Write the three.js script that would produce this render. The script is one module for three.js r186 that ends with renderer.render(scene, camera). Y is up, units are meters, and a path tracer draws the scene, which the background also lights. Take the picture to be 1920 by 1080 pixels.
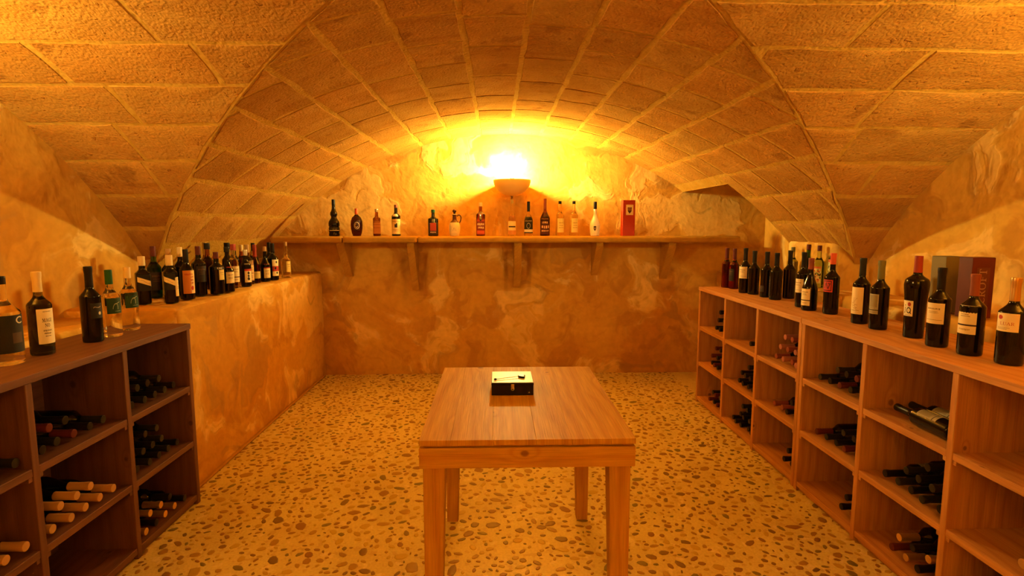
import * as THREE from 'three';
import { RoundedBoxGeometry } from 'three/addons/geometries/RoundedBoxGeometry.js';
import { mergeGeometries, toCreasedNormals } from 'three/addons/utils/BufferGeometryUtils.js';

// ---------------------------------------------------------------- camera, exposure
const scene = new THREE.Scene();
scene.background = new THREE.Color(0x000000);
const renderer = new THREE.WebGLRenderer({ antialias: true });
renderer.toneMapping = THREE.LinearToneMapping;
renderer.toneMappingExposure = 1.03;
renderer.shadowMap.enabled = true;
const camera = new THREE.PerspectiveCamera(2 * Math.atan(540 / 1050) * 180 / Math.PI, 16 / 9, 0.05, 50);
camera.position.set(0, 1.42, 0);
camera.rotation.order = 'YXZ';
camera.rotation.y = -1.627 * Math.PI / 180;
camera.rotation.x = -6.412 * Math.PI / 180;
scene.add(camera);
// the four wall uplighters (bulb + bowl) are built in makeSconce(); their light:
const LAMP_COLOR = new THREE.Color().setRGB(1, 0.79, 0.27);
const LAMP = { back: 14, left: 4.4, right: 3.8, front: 6 };      // candela

// ---------------------------------------------------------------- helpers
// D is the depth into the cellar (world z = -D)
const V = (x, y, D) => new THREE.Vector3(x, y, -D);
function rngOf(seed) { let s = seed >>> 0; return () => { s = (s + 0x6D2B79F5) | 0; let t = Math.imul(s ^ (s >>> 15), 1 | s); t = (t + Math.imul(t ^ (t >>> 7), 61 | t)) ^ t; return ((t ^ (t >>> 14)) >>> 0) / 4294967296; }; }
const clamp = (v, a, b) => Math.min(b, Math.max(a, v));
const sstep = (a, b, v) => { const t = clamp((v - a) / (b - a), 0, 1); return t * t * (3 - 2 * t); };
const lerp = (a, b, t) => a + (b - a) * t;
const perm = (() => { const r = rngOf(77), p = [...Array(256).keys()]; for (let i = 255; i > 0; i--) { const j = Math.floor(r() * (i + 1)); [p[i], p[j]] = [p[j], p[i]]; } return new Uint8Array([...p, ...p]); })();
const GR = [...Array(16).keys()].map(i => [Math.cos(i / 16 * 6.28318), Math.sin(i / 16 * 6.28318)]);
function pnoise(x, y, px, py) {             // periodic gradient noise, about -0.7..0.7
  const xi = Math.floor(x), yi = Math.floor(y), xf = x - xi, yf = y - yi;
  const X0 = ((xi % px) + px) % px, X1 = (X0 + 1) % px, Y0 = ((yi % py) + py) % py, Y1 = (Y0 + 1) % py;
  const u = xf * xf * xf * (xf * (xf * 6 - 15) + 10), v = yf * yf * yf * (yf * (yf * 6 - 15) + 10);
  const g = (X, Y, a, b) => { const q = GR[perm[(perm[X & 255] + Y) & 255] & 15]; return q[0] * a + q[1] * b; };
  return lerp(lerp(g(X0, Y0, xf, yf), g(X1, Y0, xf - 1, yf), u), lerp(g(X0, Y1, xf, yf - 1), g(X1, Y1, xf - 1, yf - 1), u), v);
}
function fbm(x, y, p, oct, q = p) { let s = 0, a = 1, n = 0; for (let o = 0; o < oct; o++) { s += a * pnoise(x, y, p, q); n += a; a *= 0.55; x *= 2; y *= 2; p *= 2; q *= 2; } return s / n; }
function noise3(x, y, z) { return pnoise(x + z * 0.71 + 31.3, y + 7.7, 256, 256) * 0.6 + pnoise(y * 1.1 + 3.1, z + x * 0.53 + 50.2, 256, 256) * 0.6; }
const toSRGB = c => c <= 0.0031308 ? 12.92 * c : 1.055 * Math.pow(c, 1 / 2.4) - 0.055;

// f(u, v) -> [r, g, b (linear), height 0..1]; returns { map, bumpMap }
function surfaceTexture(w, h, f) {
  const a = new Uint8Array(w * h * 4), b = new Uint8Array(w * h * 4);
  for (let j = 0; j < h; j++) for (let i = 0; i < w; i++) {
    const c = f(i / w, j / h), k = (j * w + i) * 4;
    for (let q = 0; q < 3; q++) a[k + q] = clamp(Math.round(255 * toSRGB(clamp(c[q], 0, 1))), 0, 255);
    const g = clamp(Math.round(255 * c[3]), 0, 255);
    b[k] = b[k + 1] = b[k + 2] = g; a[k + 3] = b[k + 3] = 255;
  }
  const mk = (d, srgb) => { const t = new THREE.DataTexture(d, w, h); t.wrapS = t.wrapT = THREE.RepeatWrapping; t.magFilter = THREE.LinearFilter; t.minFilter = THREE.LinearMipmapLinearFilter; t.generateMipmaps = true; if (srgb) t.colorSpace = THREE.SRGBColorSpace; t.needsUpdate = true; return t; };
  return { map: mk(a, true), bumpMap: mk(b, false) };
}
const mix3 = (a, b, t) => [lerp(a[0], b[0], t), lerp(a[1], b[1], t), lerp(a[2], b[2], t)];
const RGB = (r, g, b) => new THREE.Color().setRGB(r, g, b);

// plaster: ochre limewash with flaked, cloudy layers (one tile = 3.2 m)
const PLASTER_TILE = 3.2;
const plasterTex = surfaceTexture(1024, 1024, (u, v) => {
  const wx = fbm(u * 4 + 9, v * 4, 4, 4), wy = fbm(u * 4, v * 4 + 5, 4, 4);
  const x = u + wx * 0.22, y = v + wy * 0.22;
  const n1 = fbm(x * 6, y * 6, 6, 6), n2 = fbm(x * 10 + 3, y * 10 + 1, 10, 5), n3 = fbm(u * 60, v * 60, 60, 3), n4 = fbm(u * 3 + 1, v * 3 + 2, 3, 4), n5 = fbm(x * 22, y * 22 + 2, 22, 4);
  let c = mix3([0.70, 0.385, 0.055], [0.61, 0.295, 0.036], sstep(-0.2, 0.25, n4));
  const lightPatch = sstep(0.02, 0.18, n1) * 0.55 + sstep(0.10, 0.125, n1) * 0.3;
  c = mix3(c, [0.86, 0.56, 0.14], lightPatch);
  const dark = sstep(0.04, 0.20, n2) * 0.55;
  c = mix3(c, [0.46, 0.20, 0.026], dark);
  c = mix3(c, [0.50, 0.235, 0.034], sstep(0.08, 0.24, n5) * 0.35);
  const grey = sstep(0.19, 0.27, fbm(x * 7 + 2, y * 7 + 7, 7, 5)) * 0.4;
  c = mix3(c, [0.34, 0.20, 0.055], grey);
  const crack = 1 - sstep(0.0, 0.006, Math.abs(n1 - 0.115));
  c = mix3(c, [0.80, 0.50, 0.13], crack * 0.3);
  const m = 1 + n3 * 0.2 + n5 * 0.12; c = c.map(q => q * m);
  return [c[0] * 0.95, c[1] * 1.0, c[2] * 1.25, 0.45 + lightPatch * 0.25 - dark * 0.2 + n3 * 0.16 + n5 * 0.2];
});
// sandstone of the vault (one tile = 1.6 m)
const STONE_TILE = 1.6;
const stoneTex = surfaceTexture(1024, 1024, (u, v) => {
  const wx = fbm(u * 5 + 2, v * 5, 5, 3) * 0.1, x = u + wx, y = v + wx * 0.7;
  const n1 = fbm(x * 4, y * 4, 4, 6), n2 = fbm(u * 30 + 4, v * 30, 30, 3), n3 = fbm(u * 128, v * 128, 128, 2), st = fbm(u * 4, v * 22, 4, 4, 22), n5 = fbm(x * 7 + 3, y * 7 + 8, 7, 5);
  let c = mix3([0.60, 0.305, 0.040], [0.70, 0.39, 0.060], sstep(-0.22, 0.25, n1));
  c = mix3(c, [0.52, 0.235, 0.030], sstep(0.04, 0.26, st) * 0.45);
  c = mix3(c, [0.38, 0.17, 0.026], sstep(0.20, 0.30, n5) * 0.55);
  const pit = sstep(0.30, 0.40, n2 + n3 * 0.4);
  c = mix3(c, [0.34, 0.14, 0.02], pit * 0.6);
  const m = 1 + n3 * 0.2 + n2 * 0.12; c = c.map(q => q * m);
  return [c[0] * 0.68, c[1] * 0.62, c[2] * 0.77, 0.55 + n2 * 0.22 + n3 * 0.34 - pit * 0.4 + n1 * 0.25];
});
const mortarTex = surfaceTexture(512, 512, (u, v) => {
  const n1 = fbm(u * 6, v * 6, 6, 4), n3 = fbm(u * 60, v * 60, 60, 2);
  const c = mix3([0.68, 0.385, 0.06], [0.75, 0.45, 0.085], sstep(-0.2, 0.2, n1)).map(q => q * (1 + n3 * 0.2));
  return [c[0] * 0.69, c[1] * 0.645, c[2] * 0.55, 0.5 + n3 * 0.5];
});
// floor matrix: pale cement with fine aggregate (tile = 1.2 m)
const FLOOR_TILE = 1.2;
const floorTex = surfaceTexture(1024, 1024, (u, v) => {
  const n1 = fbm(u * 3, v * 3, 3, 4), n2 = fbm(u * 34, v * 34, 34, 2), n3 = fbm(u * 110, v * 110, 110, 2), n4 = fbm(u * 17 + 3, v * 17, 17, 3);
  let c = mix3([0.64, 0.47, 0.15], [0.58, 0.41, 0.12], sstep(-0.2, 0.2, n1));
  c = mix3(c, [0.50, 0.31, 0.09], sstep(0.20, 0.26, n2) * 0.7);
  c = mix3(c, [0.74, 0.55, 0.24], sstep(0.22, 0.28, n4) * 0.6);
  const m = 1 + n3 * 0.25; c = c.map(q => q * m);
  return [c[0] * 1.16, c[1] * 1.40, c[2] * 2.2, 0.5 + n3 * 0.4 + n2 * 0.3];
});
// wood: u runs along the grain (tile 1.4 m x 0.5 m)
function woodTexture(a, b, dark, seed) {
  return surfaceTexture(1024, 512, (u, v) => {
    const w = fbm(u * 2 + seed, v * 3, 2, 3, 3);
    const kn = []; let kx = 0;
    for (const [ku, kv, kr] of [[0.22, 0.3, 0.030], [0.71, 0.72, 0.036], [0.48, 0.1, 0.02]]) { let du = Math.abs(u - ku); du = Math.min(du, 1 - du) * 2.8; let dv = Math.abs(v - kv); dv = Math.min(dv, 1 - dv); kx += Math.exp(-(du * du * 0.22 + dv * dv) / (kr * kr * 2.2)); kn.push(Math.hypot(du * 0.8, dv) / kr); }
    const ring = Math.sin(6.2832 * (v * 9 + w * 1.7 + kx * 1.6)) * 0.5 + 0.5;
    const fib = fbm(u * 8, v * 120 + seed, 8, 3, 120), bl = fbm(u * 3, v * 6 + seed, 3, 3, 6);
    let c = mix3(a, b, clamp(Math.pow(ring, 2.2) * 0.55 + bl * 0.7 + 0.15, 0, 1));
    c = c.map(q => q * (1 + fib * 0.42));
    const k = Math.min(...kn); c = mix3(c, dark, (1 - sstep(0.45, 0.9, k)) * 0.8);
    return [...c, 0.5 + fib * 0.5 - ring * 0.12];
  });
}
const pineTex = woodTexture([0.58, 0.295, 0.095], [0.43, 0.178, 0.048], [0.13, 0.045, 0.015], 1.3);
const tableTex = woodTexture([0.57, 0.325, 0.042], [0.44, 0.21, 0.020], [0.22, 0.09, 0.02], 4.1);
const oldTex = woodTexture([0.15, 0.058, 0.030], [0.10, 0.033, 0.016], [0.04, 0.015, 0.008], 7.7);

const std = o => new THREE.MeshStandardMaterial(o);
const phy = o => new THREE.MeshPhysicalMaterial(o);
const M = {
  plaster: phy({ specularIntensity: 0, map: plasterTex.map, bumpMap: plasterTex.bumpMap, bumpScale: 0.012, roughness: 0.93 }),
  mortar: phy({ specularIntensity: 0, map: mortarTex.map, bumpMap: mortarTex.bumpMap, bumpScale: 0.006, roughness: 0.96 }),
  floor: std({ map: floorTex.map, bumpMap: floorTex.bumpMap, bumpScale: 0.0015, roughness: 0.5 }),
  pine: std({ map: pineTex.map, bumpMap: pineTex.bumpMap, bumpScale: 0.0008, roughness: 0.55 }),
  table: phy({ specularIntensity: 0.08, map: tableTex.map, bumpMap: tableTex.bumpMap, bumpScale: 0.0007, roughness: 0.5 }),
  old: std({ map: oldTex.map, bumpMap: oldTex.bumpMap, bumpScale: 0.0008, roughness: 0.6 }),
};
const stoneVariants = [[1, 1, 1], [0.93, 0.9, 0.86], [1.06, 1.06, 1.06], [0.87, 0.83, 0.78], [1.02, 0.96, 0.9], [0.97, 1.0, 1.0]].map(c =>
  phy({ specularIntensity: 0, map: stoneTex.map, bumpMap: stoneTex.bumpMap, bumpScale: 0.008, roughness: 0.95, color: RGB(...c) }));

// names, labels
const taken = {};
function numbered(n) { const k = taken[n] = (taken[n] ?? -1) + 1; return k ? n + '_' + String(k).padStart(3, '0') : n; }
function tag(o, label, category, group, kind) { if (label) o.userData.label = label; if (category) o.userData.category = category; if (group) o.userData.group = group; if (kind) o.userData.kind = kind; return o; }
function shade(o) { o.castShadow = true; o.receiveShadow = true; return o; }
function mesh(name, g, m, parent = scene) { const o = shade(new THREE.Mesh(g, m)); o.name = parent === scene ? numbered(name) : name; parent.add(o); return o; }
function thing(name, label, category, pos, group, turn = 0) { const o = new THREE.Group(); o.name = numbered(name); o.position.copy(pos); o.rotation.y = turn; scene.add(o); return tag(o, label, category, group); }
function structure(name) { const o = new THREE.Group(); o.name = name; o.userData.kind = 'structure'; scene.add(o); return o; }

// normals averaged over equal positions, so that displaced patches join without seams
function weld(g, cos = 0.3) {
  const p = g.attributes.position, n = p.count, idx = g.index ? g.index.array : [...Array(n).keys()];
  const key = i => Math.round(p.getX(i) * 5e3) + ',' + Math.round(p.getY(i) * 5e3) + ',' + Math.round(p.getZ(i) * 5e3);
  const acc = new Map(), a = new THREE.Vector3(), b = new THREE.Vector3(), c = new THREE.Vector3();
  const keys = new Array(n); for (let i = 0; i < n; i++) keys[i] = key(i);
  for (let t = 0; t < idx.length; t += 3) {
    a.fromBufferAttribute(p, idx[t]); b.fromBufferAttribute(p, idx[t + 1]).sub(a); c.fromBufferAttribute(p, idx[t + 2]).sub(a); b.cross(c);
    for (let q = 0; q < 3; q++) { const k = keys[idx[t + q]]; const v = acc.get(k); if (v) v.add(b); else acc.set(k, b.clone()); }
  }
  const N = new Float32Array(n * 3);
  for (let i = 0; i < n; i++) { const v = acc.get(keys[i]).clone().normalize(); N.set([v.x, v.y, v.z], i * 3); }
  g.setAttribute('normal', new THREE.BufferAttribute(N, 3)); return g;
}
// a plastered masonry block with rounded edges and an uneven face
function plasterBlock([x0, x1], [y0, y1], [D0, D1], { cell = 0.05, r = 0.03, amp = 0.01, tile = PLASTER_TILE, off = [0, 0], dent } = {}) {
  const w = x1 - x0, h = y1 - y0, d = D1 - D0;
  const g = new THREE.BoxGeometry(w, h, d, Math.ceil(w / cell), Math.ceil(h / cell), Math.ceil(d / cell));
  const p = g.attributes.position, nn = g.attributes.normal, uv = g.attributes.uv, v = new THREE.Vector3(), q = new THREE.Vector3();
  const C = V((x0 + x1) / 2, (y0 + y1) / 2, (D0 + D1) / 2);
  for (let i = 0; i < p.count; i++) {
    v.fromBufferAttribute(p, i);
    const nx = Math.abs(nn.getX(i)), ny = Math.abs(nn.getY(i));
    const W = v.clone().add(C);
    if (nx > 0.5) uv.setXY(i, (-W.z + off[0]) / tile, (W.y + off[1]) / tile);
    else if (ny > 0.5) uv.setXY(i, (W.x + off[0]) / tile, (-W.z + off[1]) / tile);
    else uv.setXY(i, (W.x + off[0]) / tile, (W.y + off[1]) / tile);
    q.set(clamp(v.x, -w / 2 + r, w / 2 - r), clamp(v.y, -h / 2 + r, h / 2 - r), clamp(v.z, -d / 2 + r, d / 2 - r));
    const e = v.clone().sub(q).normalize();
    q.addScaledVector(e, r).add(C);
    let k = amp * (noise3(q.x * 1.7, q.y * 1.7, q.z * 1.7) * 1.6 + noise3(q.x * 5, q.y * 5, q.z * 5) * 0.6);
    if (dent) k -= dent(q);
    q.addScaledVector(e, k);
    p.setXYZ(i, q.x, q.y, q.z);
  }
  return weld(g);
}

// ---------------------------------------------------------------- the cellar's shell
const CX = 0.1, CD = 1.35, RV = 2.87, CROWN = 2.25;                 // centre of the groin vault, radius and crown of both barrels
const BACK = 5.27, XL = -2.2, XR = 2.43, SPRING = 2.25, PX = 1.75, PD = 4.25;
const arcH = u => CROWN - RV + Math.sqrt(Math.max(0.01, RV * RV - u * u));
function vaultH(x, D) { const ux = Math.abs(x - CX), ud = Math.abs(D - CD); return arcH(ud <= SPRING ? Math.min(ux, ud) : ux); }
{
  const ceiling = structure('ceiling');
  tag(ceiling, 'low groin vault of ochre sandstone blocks with pale mortar joints');
  // mortar bed: the underside follows the two crossing barrels, with a flat back above it
  const s = 0.05, I0 = -52, I1 = 52, J0 = -54, J1 = 80, pos = [], uv = [], idx = [];
  const X = i => CX + i * s, DD = j => CD + j * s, TOP = 2.62;
  const vid = new Map();
  const vert = (x, y, D, key) => { if (key !== undefined && vid.has(key)) return vid.get(key); pos.push(x, y, -D); uv.push((x + y * 0.3) / 1.1, (D + y * 0.6) / 1.1); const k = pos.length / 3 - 1; if (key !== undefined) vid.set(key, k); return k; };
  const under = (i, j) => vert(X(i), vaultH(X(i), DD(j)) + 0.0018, DD(j), i + ',' + j);
  const pocket = (i, j) => i >= 33 && j >= 58;
  for (let i = I0; i < I1; i++) for (let j = J0; j < J1; j++) {
    if (pocket(i, j)) continue;
    const a = under(i, j), b = under(i + 1, j), c = under(i + 1, j + 1), d = under(i, j + 1);
    if ((i + 0.5) * (j + 0.5) > 0) idx.push(a, b, c, a, c, d); else idx.push(a, b, d, b, c, d);
  }
  const quad = (p0, p1, p2, p3) => { const k = [p0, p1, p2, p3].map(q => vert(...q)); idx.push(k[0], k[1], k[2], k[0], k[2], k[3]); };
  const xa = X(I0), xb = X(I1), Da = DD(J0), Db = DD(J1);
  quad([xa, TOP, Da], [xa, TOP, Db], [xb, TOP, Db], [xb, TOP, Da]);
  for (let i = I0; i < I1; i++) { quad([X(i), vaultH(X(i), Da), Da], [X(i), TOP, Da], [X(i + 1), TOP, Da], [X(i + 1), vaultH(X(i + 1), Da), Da]); quad([X(i), vaultH(X(i), Db), Db], [X(i + 1), vaultH(X(i + 1), Db), Db], [X(i + 1), TOP, Db], [X(i), TOP, Db]); }
  for (let j = J0; j < J1; j++) for (const x of [xa, xb]) quad([x, vaultH(x, DD(j)), DD(j)], [x, vaultH(x, DD(j + 1)), DD(j + 1)], [x, TOP, DD(j + 1)], [x, TOP, DD(j)]);
  // the raised pocket in the rear corner, where the vault stops short of the end wall
  const PY = 2.3;
  for (let j = 58; j < J1; j++) quad([PX, vaultH(PX, DD(j)), DD(j)], [PX, vaultH(PX, DD(j + 1)), DD(j + 1)], [PX, PY, DD(j + 1)], [PX, PY, DD(j)]);
  for (let i = 33; i < I1; i++) quad([X(i), vaultH(X(i), PD), PD], [X(i), PY, PD], [X(i + 1), PY, PD], [X(i + 1), vaultH(X(i + 1), PD), PD]);
  quad([PX, PY, PD], [PX, PY, Db], [xb, PY, Db], [xb, PY, PD]);
  const g = new THREE.BufferGeometry();
  g.setAttribute('position', new THREE.Float32BufferAttribute(pos, 3)); g.setAttribute('uv', new THREE.Float32BufferAttribute(uv, 2)); g.setIndex(idx);
  mesh('mortar_bed', toCreasedNormals(g, 0.3), M.mortar, ceiling);

  // the stone blocks, each a mesh of its own
  const rnd = rngOf(5);
  const clip = (poly, f) => { const out = []; for (let i = 0; i < poly.length; i++) { const a = poly[i], b = poly[(i + 1) % poly.length], fa = f(a), fb = f(b); if (fa >= 0) out.push(a); if (fa * fb < 0) { const t = fa / (fa - fb); out.push([lerp(a[0], b[0], t), lerp(a[1], b[1], t)]); } } return out; };
  const area = p => { let s = 0; for (let i = 0; i < p.length; i++) { const a = p[i], b = p[(i + 1) % p.length]; s += a[0] * b[1] - a[1] * b[0]; } return s / 2; };
  function inset(poly, d) {                                          // convex, counter-clockwise
    let out = poly;
    for (let i = 0; i < poly.length; i++) { const a = poly[i], b = poly[(i + 1) % poly.length], l = Math.hypot(b[0] - a[0], b[1] - a[1]); if (l < 1e-5) continue; const nx = -(b[1] - a[1]) / l, ny = (b[0] - a[0]) / l; out = clip(out, q => (q[0] - a[0]) * nx + (q[1] - a[1]) * ny - d); if (out.length < 3) return []; }
    return out;
  }
  function block(poly, H, joint) {
    if (poly.length < 3) return;
    if (area(poly) < 0) poly.reverse();
    poly = inset(poly, joint + rnd() * 0.004);
    if (poly.length < 3 || area(poly) < 0.004) return;
    const ring = [];
    for (let i = 0; i < poly.length; i++) { const a = poly[i], b = poly[(i + 1) % poly.length], l = Math.hypot(b[0] - a[0], b[1] - a[1]); if (l < 0.012) continue; const k = Math.max(1, Math.ceil(l / 0.11)); for (let q = 0; q < k; q++) ring.push([lerp(a[0], b[0], q / k), lerp(a[1], b[1], q / k)]); }
    const n = ring.length; if (n < 3) return;
    let cx = 0, cy = 0; for (const q of ring) { cx += q[0] / n; cy += q[1] / n; }
    const lift = (rnd() - 0.5) * 0.0024, tx = (rnd() - 0.5) * 0.008, ty = (rnd() - 0.5) * 0.008, uo = rnd() * 4;
    const P = [], T = [], ix = [];
    const put = (x, D, y) => { P.push(x, y, -D); T.push((x + uo) / STONE_TILE, (D + uo * 1.7) / STONE_TILE); };
    const face = (x, D) => H(x, D) - 0.0018 + lift + (x - cx) * tx + (D - cy) * ty;
    for (const q of ring) { const jx = (rnd() - 0.5) * 0.009, jy = (rnd() - 0.5) * 0.009; q[0] += jx; q[1] += jy; }
    for (const q of ring) put(q[0], q[1], H(q[0], q[1]) + 0.007);
    for (const q of ring) { const l = Math.hypot(q[0] - cx, q[1] - cy), t = 1 - Math.min(0.3, 0.009 / l); const x = cx + (q[0] - cx) * t, y = cy + (q[1] - cy) * t; put(x, y, face(x, y) + 0.001); }
    for (const q of ring) { const x = lerp(cx, q[0], 0.55), y = lerp(cy, q[1], 0.55); put(x, y, face(x, y) + (rnd() - 0.5) * 0.005); }
    put(cx, cy, face(cx, cy));
    for (let i = 0; i < n; i++) { const j = (i + 1) % n; ix.push(i, j, n + j, i, n + j, n + i); ix.push(n + i, n + j, 2 * n + j, n + i, 2 * n + j, 2 * n + i); ix.push(2 * n + i, 2 * n + j, 3 * n); }
    const b = new THREE.BufferGeometry();
    b.setAttribute('position', new THREE.Float32BufferAttribute(P, 3)); b.setAttribute('uv', new THREE.Float32BufferAttribute(T, 2)); b.setIndex(ix);
    mesh('stone_block', toCreasedNormals(b, 0.55), stoneVariants[Math.floor(rnd() * stoneVariants.length)], ceiling);
  }
  const dth = 0.272 / RV;
  // rear barrel: courses run away from the camera
  const mainH = (x) => arcH(x - CX), sideH = (x, D) => arcH(D - CD);
  for (let k = -9; k < 9; k++) {
    const u0 = RV * Math.sin(clamp((k + 0.12) * dth, -0.9, 0.9)), u1 = RV * Math.sin(clamp((k + 1.12) * dth, -0.9, 0.9));
    let D = CD - 0.3 + rnd() * 0.3;
    while (D < BACK) {
      const L = 0.3 + rnd() * 0.26; let e = D + L; if (BACK - e < 0.18) e = BACK + 0.03;
      let poly = [[CX + u0, D], [CX + u1, D], [CX + u1, e], [CX + u0, e]];
      poly = clip(poly, q => (q[1] - CD) - Math.abs(0) - (q[0] - CX)); if (poly.length > 2) poly = clip(poly, q => (q[1] - CD) + (q[0] - CX));
      if (poly.length > 2) {
        const mid = CX + (u0 + u1) / 2;
        if (mid > PX && D < PD) poly = clip(poly, q => PD - q[1]);
        if (mid < PX && u1 + CX > PX && e > PD) poly = clip(poly, q => PX - q[0]);
        if (!(mid > PX && D >= PD)) block(poly, mainH, 0.0065);
      }
      D = e;
    }
  }
  // side barrels: courses run towards the side walls
  for (const sg of [-1, 1]) for (let k = -4; k < 9; k++) {
    const u0 = RV * Math.sin(clamp((k + 0.35) * dth, -0.9, 0.9)), u1 = RV * Math.sin(clamp((k + 1.35) * dth, -0.9, 0.9));
    let x = rnd() * 0.4 - 0.4; const out = sg < 0 ? CX - XL + 0.05 : XR - CX + 0.05;
    while (x < out) {
      const L = 0.5 + rnd() * 0.35, e = x + L;
      let poly = [[CX + sg * x, CD + u0], [CX + sg * e, CD + u0], [CX + sg * e, CD + u1], [CX + sg * x, CD + u1]];
      poly = clip(poly, q => sg * (q[0] - CX) - (q[1] - CD)); if (poly.length > 2) poly = clip(poly, q => sg * (q[0] - CX) + (q[1] - CD));
      if (poly.length > 2) poly = clip(poly, q => out - sg * (q[0] - CX));
      if (poly.length > 2) block(poly, sideH, 0.004);
      x = e;
    }
  }

  // walls
  const back = structure('wall_back'); tag(back, 'ochre plastered end wall with peeling cloudy limewash');
  const keyhole = (q, bx, fy) => { const dx = Math.abs(q.x - bx), dy = q.y - fy; const d = dy > 0 ? dx : Math.hypot(dx, dy); return dy < 0.34 ? (1 - sstep(0.095, 0.125, d)) * 0.04 : 0; };
  mesh('plaster', plasterBlock([-2.7, 2.8], [-0.02, 2.5], [BACK, BACK + 0.25], { cell: 0.02, r: 0.02, amp: 0.013, off: [0.4, 0.3], dent: q => q.z > -BACK - 0.1 ? keyhole(q, -0.77, 0.80) + keyhole(q, 0.2, 0.84) : 0 }), M.plaster, back);
  const left = structure('wall_left'); tag(left, 'dark blotchy ochre plaster wall under the side arch, on the darker rack side');
  mesh('plaster', plasterBlock([XL - 0.4, XL], [-0.02, 2.45], [-1.5, 3.75], { cell: 0.05, amp: 0.014, off: [1.3, 0.7] }), M.plaster, left);
  mesh('pier', plasterBlock([-2.6, -2.16], [-0.02, 1.13], [3.60, BACK + 0.1], { cell: 0.05, r: 0.05, amp: 0.012, off: [2.1, 0.2] }), M.plaster, left);
  const right = structure('wall_right'); tag(right, 'ochre plaster wall under the side arch, on the pine rack side');
  mesh('plaster', plasterBlock([XR, XR + 0.4], [-0.02, 2.45], [-1.5, 3.75], { cell: 0.05, amp: 0.014, off: [0.2, 1.9] }), M.plaster, right);
  mesh('pier', plasterBlock([2.235, 2.75], [-0.02, 1.35], [3.60, PD], { cell: 0.05, r: 0.04, amp: 0.008, off: [0.9, 0.4] }), M.plaster, right);
  mesh('recess_wall', plasterBlock([2.55, 2.8], [-0.02, 2.4], [PD - 0.1, BACK + 0.1], { cell: 0.08, amp: 0.008, off: [1.9, 0.4] }), M.plaster, right);
  const front = structure('wall_front'); tag(front, 'ochre plaster wall behind the viewer');
  mesh('plaster', plasterBlock([-2.7, 2.8], [-0.02, 2.5], [-1.5, -1.25], { cell: 0.1, amp: 0.012, off: [2.4, 0.3] }), M.plaster, front);
}
// plastered ledges
let ledges = 0;
function ledge(label, X, Y, D, o) { const g = structure('trim_' + ++ledges); tag(g, label); mesh('plaster_ledge', plasterBlock(X, Y, D, { cell: 0.035, ...o }), M.plaster, g); }
ledge('thick ochre plaster ledge carrying the crowded row of spirit bottles', [XL - 0.02, -1.625], [-0.01, 0.994], [2.87, BACK + 0.02], { r: 0.035, amp: 0.007, off: [0.6, 1.1] });
ledge('ochre plaster ledge behind the dark stained rack', [XL - 0.02, -1.9], [-0.01, 0.96], [-1.2, 2.88], { r: 0.03, amp: 0.01, off: [0.1, 2.1] });
ledge('ochre plaster ledge behind the pine racks, carrying two cartons and green bottles', [2.10, XR + 0.02], [-0.01, 0.995], [-1.2, BACK + 0.02], { r: 0.03, amp: 0.006, off: [2.6, 1.5] });
{
  const b = tag(mesh('baseboard_left', plasterBlock([-1.64, -1.612], [0, 0.014], [2.86, BACK - 0.05], { cell: 0.05, r: 0.005, amp: 0.004 }), M.mortar), 'thin pale cement strip along the foot of the ledge', null, null, 'structure');
}

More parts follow.
